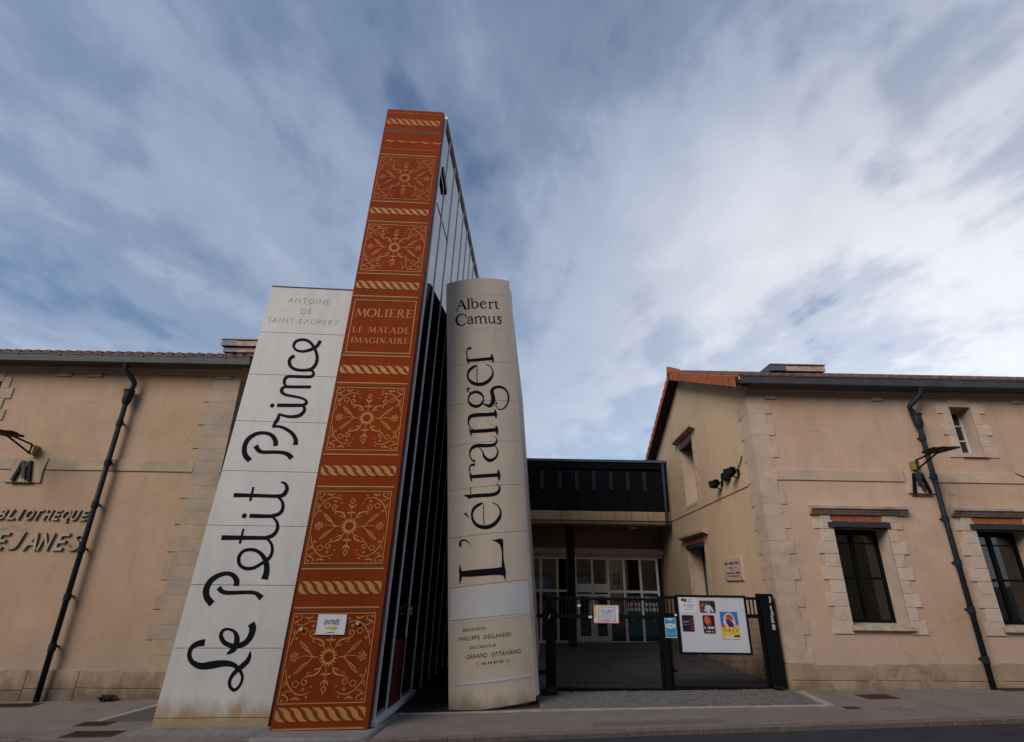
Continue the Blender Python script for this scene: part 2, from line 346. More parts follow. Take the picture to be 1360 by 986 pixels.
def stroke(mb, pts, fmap, off=.004, sub=5, k=1.0, cap=False):
    """brush stroke of changing width painted on a face; pts = (x, z, width)"""
    if len(pts) == 2: a, b = pts; pts = [tuple(a[j]+(b[j]-a[j])*t/4 for j in range(3)) for t in range(5)]
    P = smooth_path(pts, sub=sub); n = len(mb.v); m = len(P)
    for i, (x, z, w) in enumerate(P):
        a = P[max(i-1, 0)]; b = P[min(i+1, m-1)]; dx, dz = b[0]-a[0], b[1]-a[1]; l = math.hypot(dx, dz) or 1
        nx, nz = -dz/l*max(w, .001)/2*k, dx/l*max(w, .001)/2*k; o = off+i*1.5e-5
        mb.v += [fmap(x-nx, z-nz, o), fmap(x+nx, z+nz, o)]
    for i in range(m-1): mb.f.append((n+2*i, n+2*i+2, n+2*i+3, n+2*i+1)); mb.m.append(mb.mi)
def disc(mb, x, z, r, fmap, off=.004, n=12, r2=0):
    k = len(mb.v)
    for i in range(n): t = 2*math.pi*i/n; mb.v.append(fmap(x+r*math.cos(t), z+r*math.sin(t), off))
    if r2:
        for i in range(n): t = 2*math.pi*i/n; mb.v.append(fmap(x+r2*math.cos(t), z+r2*math.sin(t), off))
        for i in range(n): j = (i+1) % n; mb.f.append((k+i, k+j, k+n+j, k+n+i)); mb.m.append(mb.mi)
    else: mb.f.append(tuple(k+i for i in range(n))); mb.m.append(mb.mi)
def rect(mb, x0, x1, z0, z1, fmap, off=.004, nx=1, nz=1):
    for i in range(nx):
        for j in range(nz):
            a, b = x0+(x1-x0)*i/nx, x0+(x1-x0)*(i+1)/nx; c, d = z0+(z1-z0)*j/nz, z0+(z1-z0)*(j+1)/nz
            mb.poly(fmap(a, c, off), fmap(b, c, off), fmap(b, d, off), fmap(a, d, off))
def gz(x): return .022*x-.04
# ------------------------------------------------------------------ ground
def sheet(pts, dz, name, m):
    mb = MB(); mb.poly(*[(x, y, gz(x)+dz) for x, y in pts]); return struct(mb, name, m)
sheet([(-200, -200), (200, -200), (200, 200), (-200, 200)], -.30, 'ground', 'court')
road = MB()
road.poly(*[(x, y, gz(x)-.055) for x, y in [(-60, -3.4), (60, -3.4), (60, 12), (-60, 12)]]); struct(road, 'road', 'roadm')
KL = [(-30, 9.8), (-14, 8.5), (-8, 7.85), (-6, 7.62), (-4.6, 7.22), (-1.5, 7.26), (.34, 7.44), (2.19, 7.60), (4.13, 7.73), (6.82, 7.93), (14, 8.4), (30, 9.3)]
pv = MB()
pts = [(x, y+.13) for x, y in KL]
for (x0, y0), (x1, y1) in zip(pts, pts[1:]):
    ys = 10.02
    pv.poly((x0, y0, gz(x0)), (x1, y1, gz(x1)), (x1, ys, gz(x1)), (x0, ys, gz(x0)))
    pv.poly((x0, y0, gz(x0)-.3), (x1, y1, gz(x1)-.3), (x1, y1, gz(x1)), (x0, y0, gz(x0)))
pave = struct(pv, 'pavement', 'pave')
ks = MB(); ks.cbox(-.155, 0, -.1, .155, .11, 0, .008); k0 = ks.build('kerb_stone', 'kerb', pave)
js = MB(); js.box(-.004, .0, -.1, .004, .075, 0); j0 = js.build('mortar_joint', 'mortar', pave)
first = True; acc = 0
for (x0, y0), (x1, y1) in zip(KL[2:], KL[3:-1]):
    l = math.hypot(x1-x0, y1-y0); n = max(1, round(l/.33)); ang = math.atan2(y1-y0, x1-x0)
    for i in range(n):
        t = (i+.5)/n; x = x0+(x1-x0)*t; y = y0+(y1-y0)*t
        o = k0 if first else copy_part(k0, (0, 0, 0)); first = False
        o.location = (x, y, gz(x)+.004+random.uniform(-.003, .003)); o.rotation_euler = (0, -.022, ang+random.uniform(-.01, .01)); o.scale = (l/n/.325, 1, 1)
        xx = x0+(x1-x0)*(i/n); yy = y0+(y1-y0)*(i/n)
        o = j0 if (i == 0 and x0 == KL[2][0]) else copy_part(j0, (0, 0, 0)); o.location = (xx, yy, gz(xx)+.005); o.rotation_euler = (0, -.022, ang)
sheet([(.6, 10.05), (5.5, 10.05), (5.5, 22), (.6, 22)], .002, 'forecourt', 'court')
sheet([(-1.45, 8.7), (-.5, 8.7), (.6, 8.95), (.6, 18), (-1.45, 18)], .002, 'passage_floor', 'soffit')  # floor coloured near black to stand in for the passage's shade
th = MB()
for a, b in (((-1.44, 8.62), (.62, 8.60)),): pass
tp = [(-1.42, 8.60), (-.64, 8.62), (.62, 8.70), (2.56, 8.76), (4.72, 8.78)]
for (x0, y0), (x1, y1) in zip(tp, tp[1:]):
    n = max(1, round((x1-x0)/.95))
    for i in range(n):
        a, b = x0+(x1-x0)*i/n+.004, x0+(x1-x0)*(i+1)/n-.004; ya, yb = y0+(y1-y0)*i/n, y0+(y1-y0)*(i+1)/n
        t = MB(); t.obox((a, ya, gz(a)-.05), (b-a, yb-ya, gz(b)-gz(a)), (0, .10, 0), (0, 0, .058)); t.build('threshold_slab', 'marble', pave)
t = MB(); t.obox((4.70, 8.80, gz(4.7)-.05), (.12, 0, .003), (.16, 1.2, .002), (0, 0, .06)); t.build('threshold_slab', 'marble', pave)
t = MB(); t.obox((-5.42, 8.5, gz(-5.4)-.05), (.10, 0, .002), (.20, 1.3, 0), (0, 0, .056)); t.build('threshold_slab', 'marble', pave)
# setts in front of the gate: a field of small stones, one mesh
st = MB(); y = 8.89
row = 0
while y < 10.1:
    x = .66+(.05 if row % 2 else 0)
    while x < 4.74:
        w = .095+random.uniform(-.008, .008); h = random.uniform(.006, .014)
        if x+w < 4.70+.16*(y-8.8)/1.2: st.cbox(x, y, gz(x)-.03, x+w-.010, y+.092, gz(x)+h, .008)
        x += w
    y += .10; row += 1
o = st.build('setts', 'sett', pave, kind='stuff')
def grating(x, y, w, d, label, rot=0):
    g = thing('drain_cover', label, 'drain cover', (x, y, gz(x)), 'drain covers in the pavement')
    b = MB(); b.box(x-w/2, y-d/2, gz(x)-.03, x+w/2, y+d/2, gz(x)+.006); b.build('cover_frame', 'grate', g)
    n = int(w/.05)
    b = MB()
    for i in range(n): a = x-w/2+.02+(w-.04)*i/n; b.box(a, y-d/2+.03, gz(x)+.006, a+.022, y+d/2-.03, gz(x)+.012)
    b.build('bars', 'grate', g, kind='stuff'); g.rotation_euler = (0, -.022, rot)
sheet([(-5.30, 8.45), (-4.3, 8.45), (-4.3, 9.9), (-5.05, 9.9)], .003, 'asphalt_patch', 'court')
sheet([(1.2, 7.80), (2.9, 7.92), (2.9, 8.14), (1.2, 8.02)], .002, 'asphalt_patch', 'kerb')
gr = MB()
for i in range(900):                                                        # grit and leaf crumbs along walls and kerb
    if i % 3: x = random.choice([random.uniform(-9, -4.5), random.uniform(4.9, 11)]); y = 9.95-abs(random.gauss(0, .16))
    else: x = random.uniform(-1.2, 9); y = 7.62+.07*x+abs(random.gauss(0, .25))+.15
    s_ = random.uniform(.004, .014); a = random.uniform(0, 6.28); z = gz(x)+.005
    gr.poly((x, y, z), (x+s_*math.cos(a), y+s_*math.sin(a), z+random.uniform(0, .006)), (x+s_*math.cos(a+1.4), y+s_*math.sin(a+1.4), z+.002))
gr.build('grit', 'plinth', pave, kind='stuff')
grating(-7.4, 9.62, .62, .28, 'rusty grating flush in the pavement at the foot of the left downpipe')
grating(-5.3, 8.32, .42, .24, 'small rusty cover in the pavement left of the white book')
grating(-4.95, 7.78, .62, .30, 'larger rusty cover at the road edge left of the white book')
grating(5.85, 9.42, .50, .36, 'rusty brown cover in the pavement below the near right window')
grating(8.45, 9.85, .62, .26, 'dark grating at the foot of the right downpipe')
grating(4.98, 8.66, .22, .14, 'tiny dark drain at the corner of the pale threshold strip')
# ------------------------------------------------------------------ stone buildings
def wall_mesh(mb, fmap, x0, x1, z0, z1, ops, depth):
    """front skin with openings and their reveals; fmap(x, z, outwards)"""
    xs = sorted({x0, x1, *[o[0] for o in ops], *[o[1] for o in ops]}); zs = sorted({z0, z1, *[o[2] for o in ops], *[o[3] for o in ops]})
    for a, b in zip(xs, xs[1:]):
        for c, d in zip(zs, zs[1:]):
            if any(o[0] <= (a+b)/2 <= o[1] and o[2] <= (c+d)/2 <= o[3] for o in ops): continue
            rect(mb, a, b, c, d, fmap, 0)
    for a, b, c, d in ops:
        for (p, q), (r, s) in (((a, c), (a, d)), ((a, d), (b, d)), ((b, d), (b, c)), ((b, c), (a, c))):
            mb.poly(fmap(p, q, 0), fmap(r, s, 0), fmap(r, s, -depth), fmap(p, q, -depth))
FR = lambda x, z, o=0: V((x, 10-o, z))                                    # street facades
GA = R(3); GP = V((4.83, 10, 0)); GD = V((math.sin(GA), math.cos(GA), 0)); GN = V((-math.cos(GA), math.sin(GA), 0))
GB = lambda s, z, o=0: GP+GD*s+GN*o+V((0, 0, z))                          # gable wall, s measured back from the corner
def blk(fmap, a, b, c, d, back=-.05, front=.015, cham=.006):
    """block of stone set in a wall: bevelled front edge"""
    mb = MB(); c_ = cham
    A = [fmap(a, c, back), fmap(b, c, back), fmap(b, d, back), fmap(a, d, back)]
    B = [fmap(a, c, front-c_), fmap(b, c, front-c_), fmap(b, d, front-c_), fmap(a, d, front-c_)]
    C = [fmap(a+c_, c+c_, front), fmap(b-c_, c+c_, front), fmap(b-c_, d-c_, front), fmap(a+c_, d-c_, front)]
    n = len(mb.v); mb.v += A+B+C
    for k in range(4): j = (k+1) % 4; mb.f += [(n+k, n+j, n+4+j, n+4+k), (n+4+k, n+4+j, n+8+j, n+8+k)]; mb.m += [0, 0]
    mb.f.append((n+8, n+9, n+10, n+11)); mb.m.append(0)
    return mb
STN = ['stone', 'stone_b', 'stone_c']
def stone(name, parent, fmap, a, b, c, d, m=None, **kw):
    return blk(fmap, a, b, c, d, **kw).build(name, m or random.choice(STN), parent)
def row(name, parent, fmap, x0, x1, z0, z1, step, m=None, gap=.006, **kw):
    x = x0
    while x < x1-.05:
        w = step*random.uniform(.8, 1.2)
        if x1-(x+w) < step*.4: w = x1-x
        stone(name, parent, fmap, x+gap/2, x+w-gap/2, z0, z1, m, **kw); x += w
def surround(win, fmap, x0, x1, zb, n, el, es, er, es2, top_extra=None, h=.22, m=None):
    """toothed jambs: n courses alternating long / short from the sill up"""
    for i in range(n):
        lo = i % 2 == 0; c = zb+i*h
        stone('jamb_stone', win, fmap, x0-(el if lo else es), x0, c+.003, c+h-.003, m)
        stone('jamb_stone', win, fmap, x1, x1+(er if lo else es2), c+.003, c+h-.003, m)
def lower_window(parent, fmap, x0, zsh=0, label=None, z0=1.06, z1=2.65, w=1.0, rec=.38, curtains=True, sill=True):
    x1 = x0+w; f = lambda x, z, o=0: fmap(x, z+zsh, o)
    win = bpy.data.objects.new('window', None); S.collection.objects.link(win); win.parent = parent; win.location = f(x0, z0)-wloc(parent)
    if label: win['label'] = label
    # stone jambs lining the reveal
    for i in range(9 if sill else 13):
        lo = i % 2 == 0; c = (.92 if sill else .04)+i*.2165
        if c > 2.66: break
        d = min(c+.2165, 2.80)
        for side in (0, 1):
            ex = (.36 if lo else .25)-(.08 if side else 0)
            a, b = ((x0-ex, x0) if side == 0 else (x1, x1+ex))
            stone('jamb_stone', win, f, a+random.uniform(-.008, .008)*(side == 0), b+random.uniform(-.008, .008)*(side == 1), c+.002, d-.002, random.choice(['pale', 'pale', 'pale_b']), front=.020+random.uniform(-.002, .002), cham=.004)
    for side in (0, 1):                                                     # splayed reveal faces in stone
        mb = MB(); a = x0 if side == 0 else x1; s = .006 if side == 0 else -.006
        zz0 = z0 if sill else .04
        mb.poly(f(a+s, zz0, .0), f(a+s, z1, .0), f(a+s, z1, -rec), f(a+s, zz0, -rec)); mb.build('reveal', 'pale_b', win)
    stone('spandrel_stone', win, f, x0-.22, x0-.03, 2.655, 2.885, 'pale', front=.026); stone('spandrel_stone', win, f, x1-.06, x1+.22, 2.785, 2.885, 'pale', front=.026)
    # iron lintel, brick soldier course, moulded hood
    mb = MB(); mb.obox(f(x0-.10, 2.68, .05), f(x1+.04, 2.68, .05)-f(x0-.10, 2.68, .05), f(0, 0, -.25)-f(0, 0, 0), (0, 0, .092)); mb.tube([f((x0+x1)/2, 2.726, .05), f((x0+x1)/2, 2.726, .062)], .03, 8); mb.build('iron_lintel', 'iron', win)
    nb = 9
    for i in range(nb):
        a = x0-.02+(w-.05)*i/nb; stone('brick', win, f, a+.003, a+(w-.05)/nb-.003, 2.782, 2.895, 'brick', front=.010, cham=.003)
    prof = [(0, 2.90), (.05, 2.905), (.07, 2.93), (.10, 2.96), (.11, 2.99), (.15, 3.0), (.15, 3.045), (.0, 3.07)]
    A = [f(x0-.40, z, o) for o, z in prof]; B = [f(x1+.40, z, o) for o, z in prof]
    mb = MB(); mb.loft(A, B); mb.build('hood_moulding', 'lint', win)
    if sill:
        A = [f(x0-.05, z, o) for o, z in ((-rec+.02, 1.085), (.06, 1.055), (.07, .985), (.02, .965), (.0, .92), (-rec, .92))]
        B = [f(x1+.05, z, o) for o, z in ((-rec+.02, 1.085), (.06, 1.055), (.07, .985), (.02, .965), (.0, .92), (-rec, .92))]
        mb = MB(); mb.loft(A, B); mb.build('sill', 'lint', win)
    zb = z0+.02 if sill else .05
    fr = MB(); t = .05
    def bar(a, b, c, d): fr.obox(f(a, c, -rec+.05), f(b, c)-f(a, c), f(0, 0, -.06)-f(0, 0), (0, 0, d-c))
    xm = (x0+x1)/2; zm = zb+(z1-zb)*.47; zt = zb+(z1-zb)*.86
    bar(x0, x0+t, zb, z1); bar(x1-t, x1, zb, z1); bar(x0+t, x1-t, zb, zb+t); bar(x0+t, x1-t, z1-.07, z1)
    bar(xm-.035, xm+.035, zb+t, z1-.07)
    for a, b in ((x0+t, xm-.035), (xm+.035, x1-t)): bar(a, b, zm-.022, zm+.022); bar(a, b, zt-.012, zt+.012)
    fr.build('window_frame', 'black', win)
    for a, b in ((x0+t, xm-.035), (xm+.035, x1-t)):
        for c, d in ((zb+t, zm-.022), (zm+.022, zt-.012), (zt+.012, z1-.07)):
            p = MB(); p.poly(f(a, c, -rec+.02), f(b, c, -rec+.02), f(b, d, -rec+.02), f(a, d, -rec+.02)); p.build('pane', 'pane', win)
    if curtains:
        for u in (.16, .40, .66):
            c = MB(); a = x0+w*u
            P = [f(a+.02*k, 0, -rec-.22-.03*(k % 2)) for k in range(9)]
            for p, q in zip(P, P[1:]): c.poly(p+V((0, 0, zb+.05)), q+V((0, 0, zb+.05)), q+V((0, 0, z1-.1)), p+V((0, 0, z1-.1)))
            c.build('curtain', 'curtain', win)
    rm = MB()
    q = [f(x0-.6, .3, -rec-.02), f(x1+.9, .3, -rec-.02), f(x1+.9, .3, -rec-1.6), f(x0-.6, .3, -rec-1.6)]
    for a, b in ((1, 2), (2, 3), (3, 0)): rm.poly(q[a], q[b], q[b]+V((0, 0, 2.7)), q[a]+V((0, 0, 2.7)))
    rm.poly(*q); rm.poly(*[p+V((0, 0, 2.7)) for p in q])
    rm.build('room', 'dark', win)
    return win
def small_window(parent, fmap, x0, z0, w, h, frame='white', rec=.32, label=None, courses=5):
    x1, z1 = x0+w, z0+h
    win = bpy.data.objects.new('window', None); S.collection.objects.link(win); win.parent = parent; win.location = fmap(x0, z0)-wloc(parent)
    if label: win['label'] = label
    ch = (h+.18)/courses
    for i in range(courses):
        lo = i % 2 == 0; c = z0-.09+i*ch
        for side in (0, 1):
            ex = .27 if lo else .16
            a, b = ((x0-ex, x0) if side == 0 else (x1, x1+ex)); stone('jamb_stone', win, fmap, a, b, c+.001, c+ch-.001, 'pale_b' if i % 3 else 'stone', front=.018, cham=.004)
    stone('lintel_stone', win, fmap, x0+.003, x1-.003, z1, z1+.2, 'stone_b', front=.018)
    mb = MB(); mb.obox(fmap(x0-.03, z0-.085, .05), fmap(x1+.03, 0)-fmap(x0-.03, 0), fmap(0, 0, -rec)-fmap(0, 0, .03), (0, 0, .08)); mb.build('sill', 'stone', win)
    for a, s in ((x0, .005), (x1, -.005)):
        mb = MB(); mb.poly(fmap(a+s, z0, 0), fmap(a+s, z1, 0), fmap(a+s, z1, -rec), fmap(a+s, z0, -rec)); mb.build('reveal', 'stone_b', win)
    fr = MB()
    def bar(a, b, c, d): fr.obox(fmap(a, c, -rec+.05), fmap(b, c)-fmap(a, c), fmap(0, 0, -.05)-fmap(0, 0), (0, 0, d-c))
    t = .035; bar(x0, x0+t, z0, z1); bar(x1-t, x1, z0, z1); bar(x0+t, x1-t, z0, z0+t); bar(x0+t, x1-t, z1-t, z1)
    for k in (1, 2): z = z0+h*k/3; bar(x0+t, x1-t, z-.012, z+.012)
    xm = (x0+x1)/2; bar(xm-.018, xm+.018, z0+t, z1-t); fr.build('window_frame', frame, win)
    for k in range(3):
        for a, b in ((x0+t, xm), (xm, x1-t)):
            p = MB(); p.poly(*[fmap(u, v, -rec+.02) for u, v in ((a, z0+h*k/3+.01), (b, z0+h*k/3+.01), (b, z0+h*(k+1)/3-.01), (a, z0+h*(k+1)/3-.01))]); p.build('pane', 'pane', win)
    r = MB(); q = [fmap(x0-.3, z0-.2, -rec-.02), fmap(x1+.3, z0-.2, -rec-.02), fmap(x1+.3, z0-.2, -rec-.8), fmap(x0-.3, z0-.2, -rec-.8)]
    for a, b in ((1, 2), (2, 3), (3, 0)): r.poly(q[a], q[b], q[b]+V((0, 0, h+.5)), q[a]+V((0, 0, h+.5)))
    r.poly(*q); r.poly(*[p+V((0, 0, h+.5)) for p in q]); r.build('room', 'dark', win)
    return win
def downpipe(parent, x, zg, ztop, flip, name='downpipe'):
    y = 9.87; mb = MB()
    root = mb
    s = -1 if flip else 1
    p = [(x+.10*s, 9.72, ztop+.02), (x+.09*s, 9.74, ztop-.12), (x+.0*s, 9.80, ztop-.24), (x-.10*s if not flip else x+.06, 9.86, ztop-.36), (x-.02*s, y, ztop-.52), (x, y, ztop-.62)]
    mb.tube(smooth_path([tuple(q)+(0,) for q in p], sub=4) and [q[:3] for q in smooth_path([tuple(q)+(0,) for q in p], sub=4)], .047, 12)
    mb.tube([(x, y, ztop-.6), (x, y, zg)], .044, 14)
    o = mb.build(name, 'pipe', parent, smooth=True)
    hd = MB(); hd.tube([(x-.02*s, y, ztop-.50), (x-.01*s, y, ztop-.52), (x, y, ztop-.70), (x, y, ztop-.78)], [.088, .085, .08, .056], 12); hd.tube([(x, y, ztop-.49), (x, y, ztop-.52)], .098, 12); hd.build('rainwater_head', 'pipe', o, smooth=False)
    for k in range(6):
        z = 4.38-.76*k
        c = MB(); c.tube([(x, y, z+.045), (x, y, z+.04), (x, y, z-.06), (x, y, z-.07)], [.046, .057, .057, .048], 14); c.obox((x-.015, y+.04, z-.02), (.03, 0, 0), (0, .10, 0), (0, 0, .03)); c.build('collar', 'pipe', o)
    return o
def gutter(parent, x0, x1, z, y=9.66):
    prof = [(y+.16, z+.01), (y+.02, z), (y, z+.02), (y-.012, z+.15), (y-.022, z+.155), (y-.022, z+.17), (y+.16, z+.17)]
    x = x0
    while x < x1-.01:
        b = min(x1, x+2.0); mb = MB(); mb.loft([(x+.002, a, c) for a, c in prof], [(b-.002, a, c) for a, c in prof]); mb.build('gutter', 'gut', parent); x = b
    mb = MB()
    x = x0+.3
    while x < x1: mb.box(x, y-.027, z+.135, x+.03, y+.10, z+.175); x += .8
    mb.build('gutter_bracket', 'gut', parent, kind='stuff')
def canal(mb, x, y0, y1, z0, z1, r, h, seg=5):
    """one convex clay tile running up the slope from y0 to y1"""
    A = []; B = []
    for k in range(seg+1):
        t = math.pi*k/seg; A.append((x-r*math.cos(t), y0, z0+h*math.sin(t))); B.append((x-r*.85*math.cos(t), y1, z1+h*.85*math.sin(t)))
    n = len(mb.v); mb.v += [V(p) for p in A+B]
    for k in range(seg): mb.f.append((n+k, n+k+1, n+seg+2+k, n+seg+1+k)); mb.m.append(0)
    mb.f.append(tuple(range(n, n+seg+1))); mb.m.append(0)
def roof(parent, x0, x1, ye, ze, yr, zr, yb, zb, left=None, m='tileold'):
    """double pitch roof: eave (ye, ze), ridge (yr, zr), back eave; left(y) gives the left edge for skewed verges"""
    lf = left or (lambda y: x0); sl = (zr-ze)/(yr-ye); mb = MB()
    for (ya, za), (yc, zc) in (((ye, ze), (yr, zr)), ((yr, zr), (yb, zb))):
        mb.loft([(lf(ya), ya, za-.12), (lf(ya), ya, za), (lf(yc), yc, zc), (lf(yc), yc, zc-.12)], [(x1, ya, za-.12), (x1, ya, za), (x1, yc, zc), (x1, yc, zc-.12)])
    deck = mb.build('roof', 'soffit', parent)
    p = .205; cnt = int((x1-lf(ye)-.2)/p)
    t = MB(); canal(t, 0, 0, .42, 0, .42*sl, .082, .062); t0 = t.build('roof_tile', m, deck, at=(0, 0, 0)); base = wloc(deck)
    f = True
    for i in range(cnt):
        x = lf(ye)+.2+p*(i+.5)
        o = t0 if f else copy_part(t0, (0, 0, 0)); f = False
        o.location = V((x, ye-.02+random.uniform(-.012, .012), ze-.03+random.uniform(0, .008)))-base
    # rest of the slope
    t = MB(); rows = int((yr-ye)/.38)
    for r_ in range(1, rows+1):
        y = ye-.02+.36*r_
        if y+.4 > yr+.05: break
        for i in range(cnt): canal(t, max(lf(y)+.2, lf(ye)+.2+p*(i+.5)), y, y+.42, ze-.03+sl*(y-ye)+.09, ze-.03+sl*(y+.42-ye)+.07, .082, .062, 4)
    t.build('tile_rows', m, deck, kind='stuff')
    t = MB()
    x = lf(yr)
    while x < x1:
        A = [(x-.0, yr-.13*math.cos(a), zr+.02+.10*math.sin(a)) for a in [math.pi*k/6 for k in range(7)]]; B = [(x+.40, q[1], q[2]-.004) for q in A]; t.loft(A, B); x += .38
    t.build('ridge_tiles', m, deck, kind='stuff')
    return deck
# ---- right building
rb = thing('stone_building', 'peach rendered gabled building on the right with an orange tiled verge', 'building', (4.83, 10, 0), 'stone buildings of the library')
W1, W2 = 6.05, 8.68
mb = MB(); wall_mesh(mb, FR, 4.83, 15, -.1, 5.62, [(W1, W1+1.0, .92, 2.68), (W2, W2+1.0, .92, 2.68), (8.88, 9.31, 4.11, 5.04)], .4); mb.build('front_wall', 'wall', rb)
mb = MB(); AP = 4.45; ZE, ZA = 5.47, 7.32
wall_mesh(mb, GB, 0, 8.9, -.2, ZE, [(3.88, 4.98, 3.66, ZE-.17), (3.85, 5.35, .04, 2.68)], .45); mb.poly(GB(0, ZE), GB(8.9, ZE), GB(AP, ZA)); mb.build('gable_wall', 'gable', rb)
mb = MB(); mb.poly((15, 10, -.2), (15, 18.9, -.2), (15, 18.9, 5.5), (15, 10+AP, 7.3), (15, 10, 5.5)); e = GB(8.9, 0); mb.poly((e.x, e.y, -.2), (15, e.y, -.2), (15, e.y, 5.5), (e.x, e.y, 5.5)); mb.build('rear_walls', 'wall', rb)
# quoins: one L shaped block per course, turning the corner
for i in range(27):
    c = -.20+i*.2185-.0; lo = i % 2 == 1
    c = .4625-.2185*3+i*.2185
    if c < .42 or c > 5.2: continue
    lo = (round((c-.9)/.2185) % 2 == 0); lf_, lg = (.44, .53) if lo else (.33, .41)
    o = random.uniform(.013, .018); P = [GB(0, 0, o)+V((0, -o, 0)), V((4.83+lf_, 10-o, 0)), V((4.83+lf_, 10.06, 0)), V((4.95, 10.1, 0)), GB(lg, 0, -.06), GB(lg, 0, o)]
    mb = MB(); g = .001; mb.prism([p+V((0, 0, c+g)) for p in P], (0, 0, .2185-2*g)); mb.build('quoin', random.choice(STN), rb)
# plinth, string course, cornice
mb = blk(GB, 0, 8.5, -.15, .42, front=.02); mb.build('gable_plinth', 'plinth', rb)
x = 4.81
while x < 15: w = random.uniform(.7, 1.3); b = min(15, x+w); g = gz(x)-.08; stone('plinth_stone', rb, FR, x+.003, b-.003, g, .22+.006*(x-5), 'plinth', front=.04); stone('plinth_stone', rb, FR, x+.003+(.2 if x > 5 else 0), b-.003+(.2 if b < 15 else 0), .226+.006*(x-5), .455+.02*(x-4.8)*.9, 'plinth', front=.03); x = b
row('string_stone', rb, FR, 5.16, 7.6, 3.53, 3.735, 1.2, front=.022); row('string_stone', rb, FR, 8.22, 15, 3.53, 3.735, 1.3, front=.022)
P = [(7.60, 3.735), (8.22, 3.735), (8.20, 3.52), (8.24, 3.32), (7.60, 3.32), (7.66, 3.52)]
mb = MB(); mb.prism([FR(x, z, .03) for x, z in P], (0, .05, 0)); mb.build('emblem_stone', 'stone_b', rb)
row('string_stone', rb, GB, .53, 8.5, 3.50, 3.72, 1.6, 'gable', front=.02)
mb = MB(); prof = [(0, 5.22), (.02, 5.22), (.02, 5.30), (.05, 5.32), (.05, 5.38), (.10, 5.42), (.10, 5.50), (0, 5.50)]
mb.loft([FR(4.80, z, o) for o, z in prof], [FR(15, z, o) for o, z in prof]); mb.build('cornice', 'stone_b', rb)
for x in (5.2, 7.35, 10.2, 12.4): stone('bracket_stone', rb, FR, x, x+.22, 5.14, 5.225, 'wall', front=.03)
lower_window(rb, FR, W1, 0, 'black window with pale reflections, nearest the gate'); lower_window(rb, FR, W2, 0, 'black window cut off by the picture edge, right of the downpipe')
small_window(rb, FR, 8.88, 4.11, .43, .93)
# gable openings
def gable_opening(s0, s1, z0, z1, zh, label, lintel_z, brick=True, pane='pane', door=False):
    win = bpy.data.objects.new('window' if not door else 'doorway', None); S.collection.objects.link(win); win.parent = rb; win.location = GB(s0, z0)-wloc(rb); win['label'] = label
    n = max(3, round((z1+.1-z0+.02)/.2165))
    for i in range(n):
        lo = i % 2 == 0; ex = .22 if lo else .13; c = z0-.02+i*.2165
        for a, b in ((s0-ex, s0), (s1, s1+ex)): stone('jamb_stone', win, GB, a, b, c+.003, c+.2135, 'gable', front=.012)
    for a, s in ((s0, .006), (s1, -.006)):
        mb = MB(); mb.poly(GB(a+s, z0, 0), GB(a+s, z1, 0), GB(a+s, z1, -.42), GB(a+s, z0, -.42)); mb.build('reveal', 'stone_b', win)
    mb = MB(); mb.obox(GB(s0-.06, z1, .04), GD*(s1-s0+.12), GN*-.3, (0, 0, .095)); mb.build('iron_lintel', 'iron', win)
    for i in range(9):
        a = s0+(s1-s0)*i/9; stone('brick', win, GB, a+.003, a+(s1-s0)/9-.003, z1+.10, zh-.01, 'brick', front=.010, cham=.003)
    prof = [(0, 0), (.05, .005), (.08, .03), (.15, .05), (.15, .10), (0, .12)]
    mb = MB(); mb.loft([GB(s0-.42, zh+z, o) for o, z in prof], [GB(s1+.42, zh+z, o) for o, z in prof]); mb.build('hood_moulding', 'lint', win)
    if not door: mb = MB(); mb.obox(GB(s0, z0-.06, .03), GD*(s1-s0), GN*-.42, (0, 0, .06)); mb.build('sill', 'stone_b', win)
    fr = MB()
    for a, b, c, d in ((s0, s0+.07, z0, z1), (s1-.07, s1, z0, z1), (s0+.07, s1-.07, z1-.07, z1), (s0+.07, s1-.07, z0, z0+.08), ((s0+s1)/2-.04, (s0+s1)/2+.04, z0+.08, z1-.07)):
        fr.obox(GB(a, c, -.36), GD*(b-a), GN*-.05, (0, 0, d-c))
    fr.build('window_frame', 'iron', win)
    for a, b in ((s0+.07, (s0+s1)/2-.04), ((s0+s1)/2+.04, s1-.07)): p = MB(); p.poly(GB(a, z0+.08, -.38), GB(b, z0+.08, -.38), GB(b, z1-.07, -.38), GB(a, z1-.07, -.38)); p.build('pane', pane, win)
    r = MB(); q = [GB(s0-.3, z0-.1, -.43), GB(s1+.3, z0-.1, -.43), GB(s1+.3, z0-.1, -1.4), GB(s0-.3, z0-.1, -1.4)]
    for a, b in ((1, 2), (2, 3), (3, 0)): r.poly(q[a], q[b], q[b]+V((0, 0, z1-z0+.3)), q[a]+V((0, 0, z1-z0+.3)))
    r.poly(*q); r.poly(*[p+V((0, 0, z1-z0+.3)) for p in q]); r.build('room', 'dark', win)
gable_opening(3.88, 4.98, 3.68, 5.28, 5.52, 'tall narrow upper window of the gable', 5.3)
gable_opening(3.82, 5.32, .06, 2.60, 2.84, 'tall doorway of the gable half hidden by the gate', 2.6, door=True)
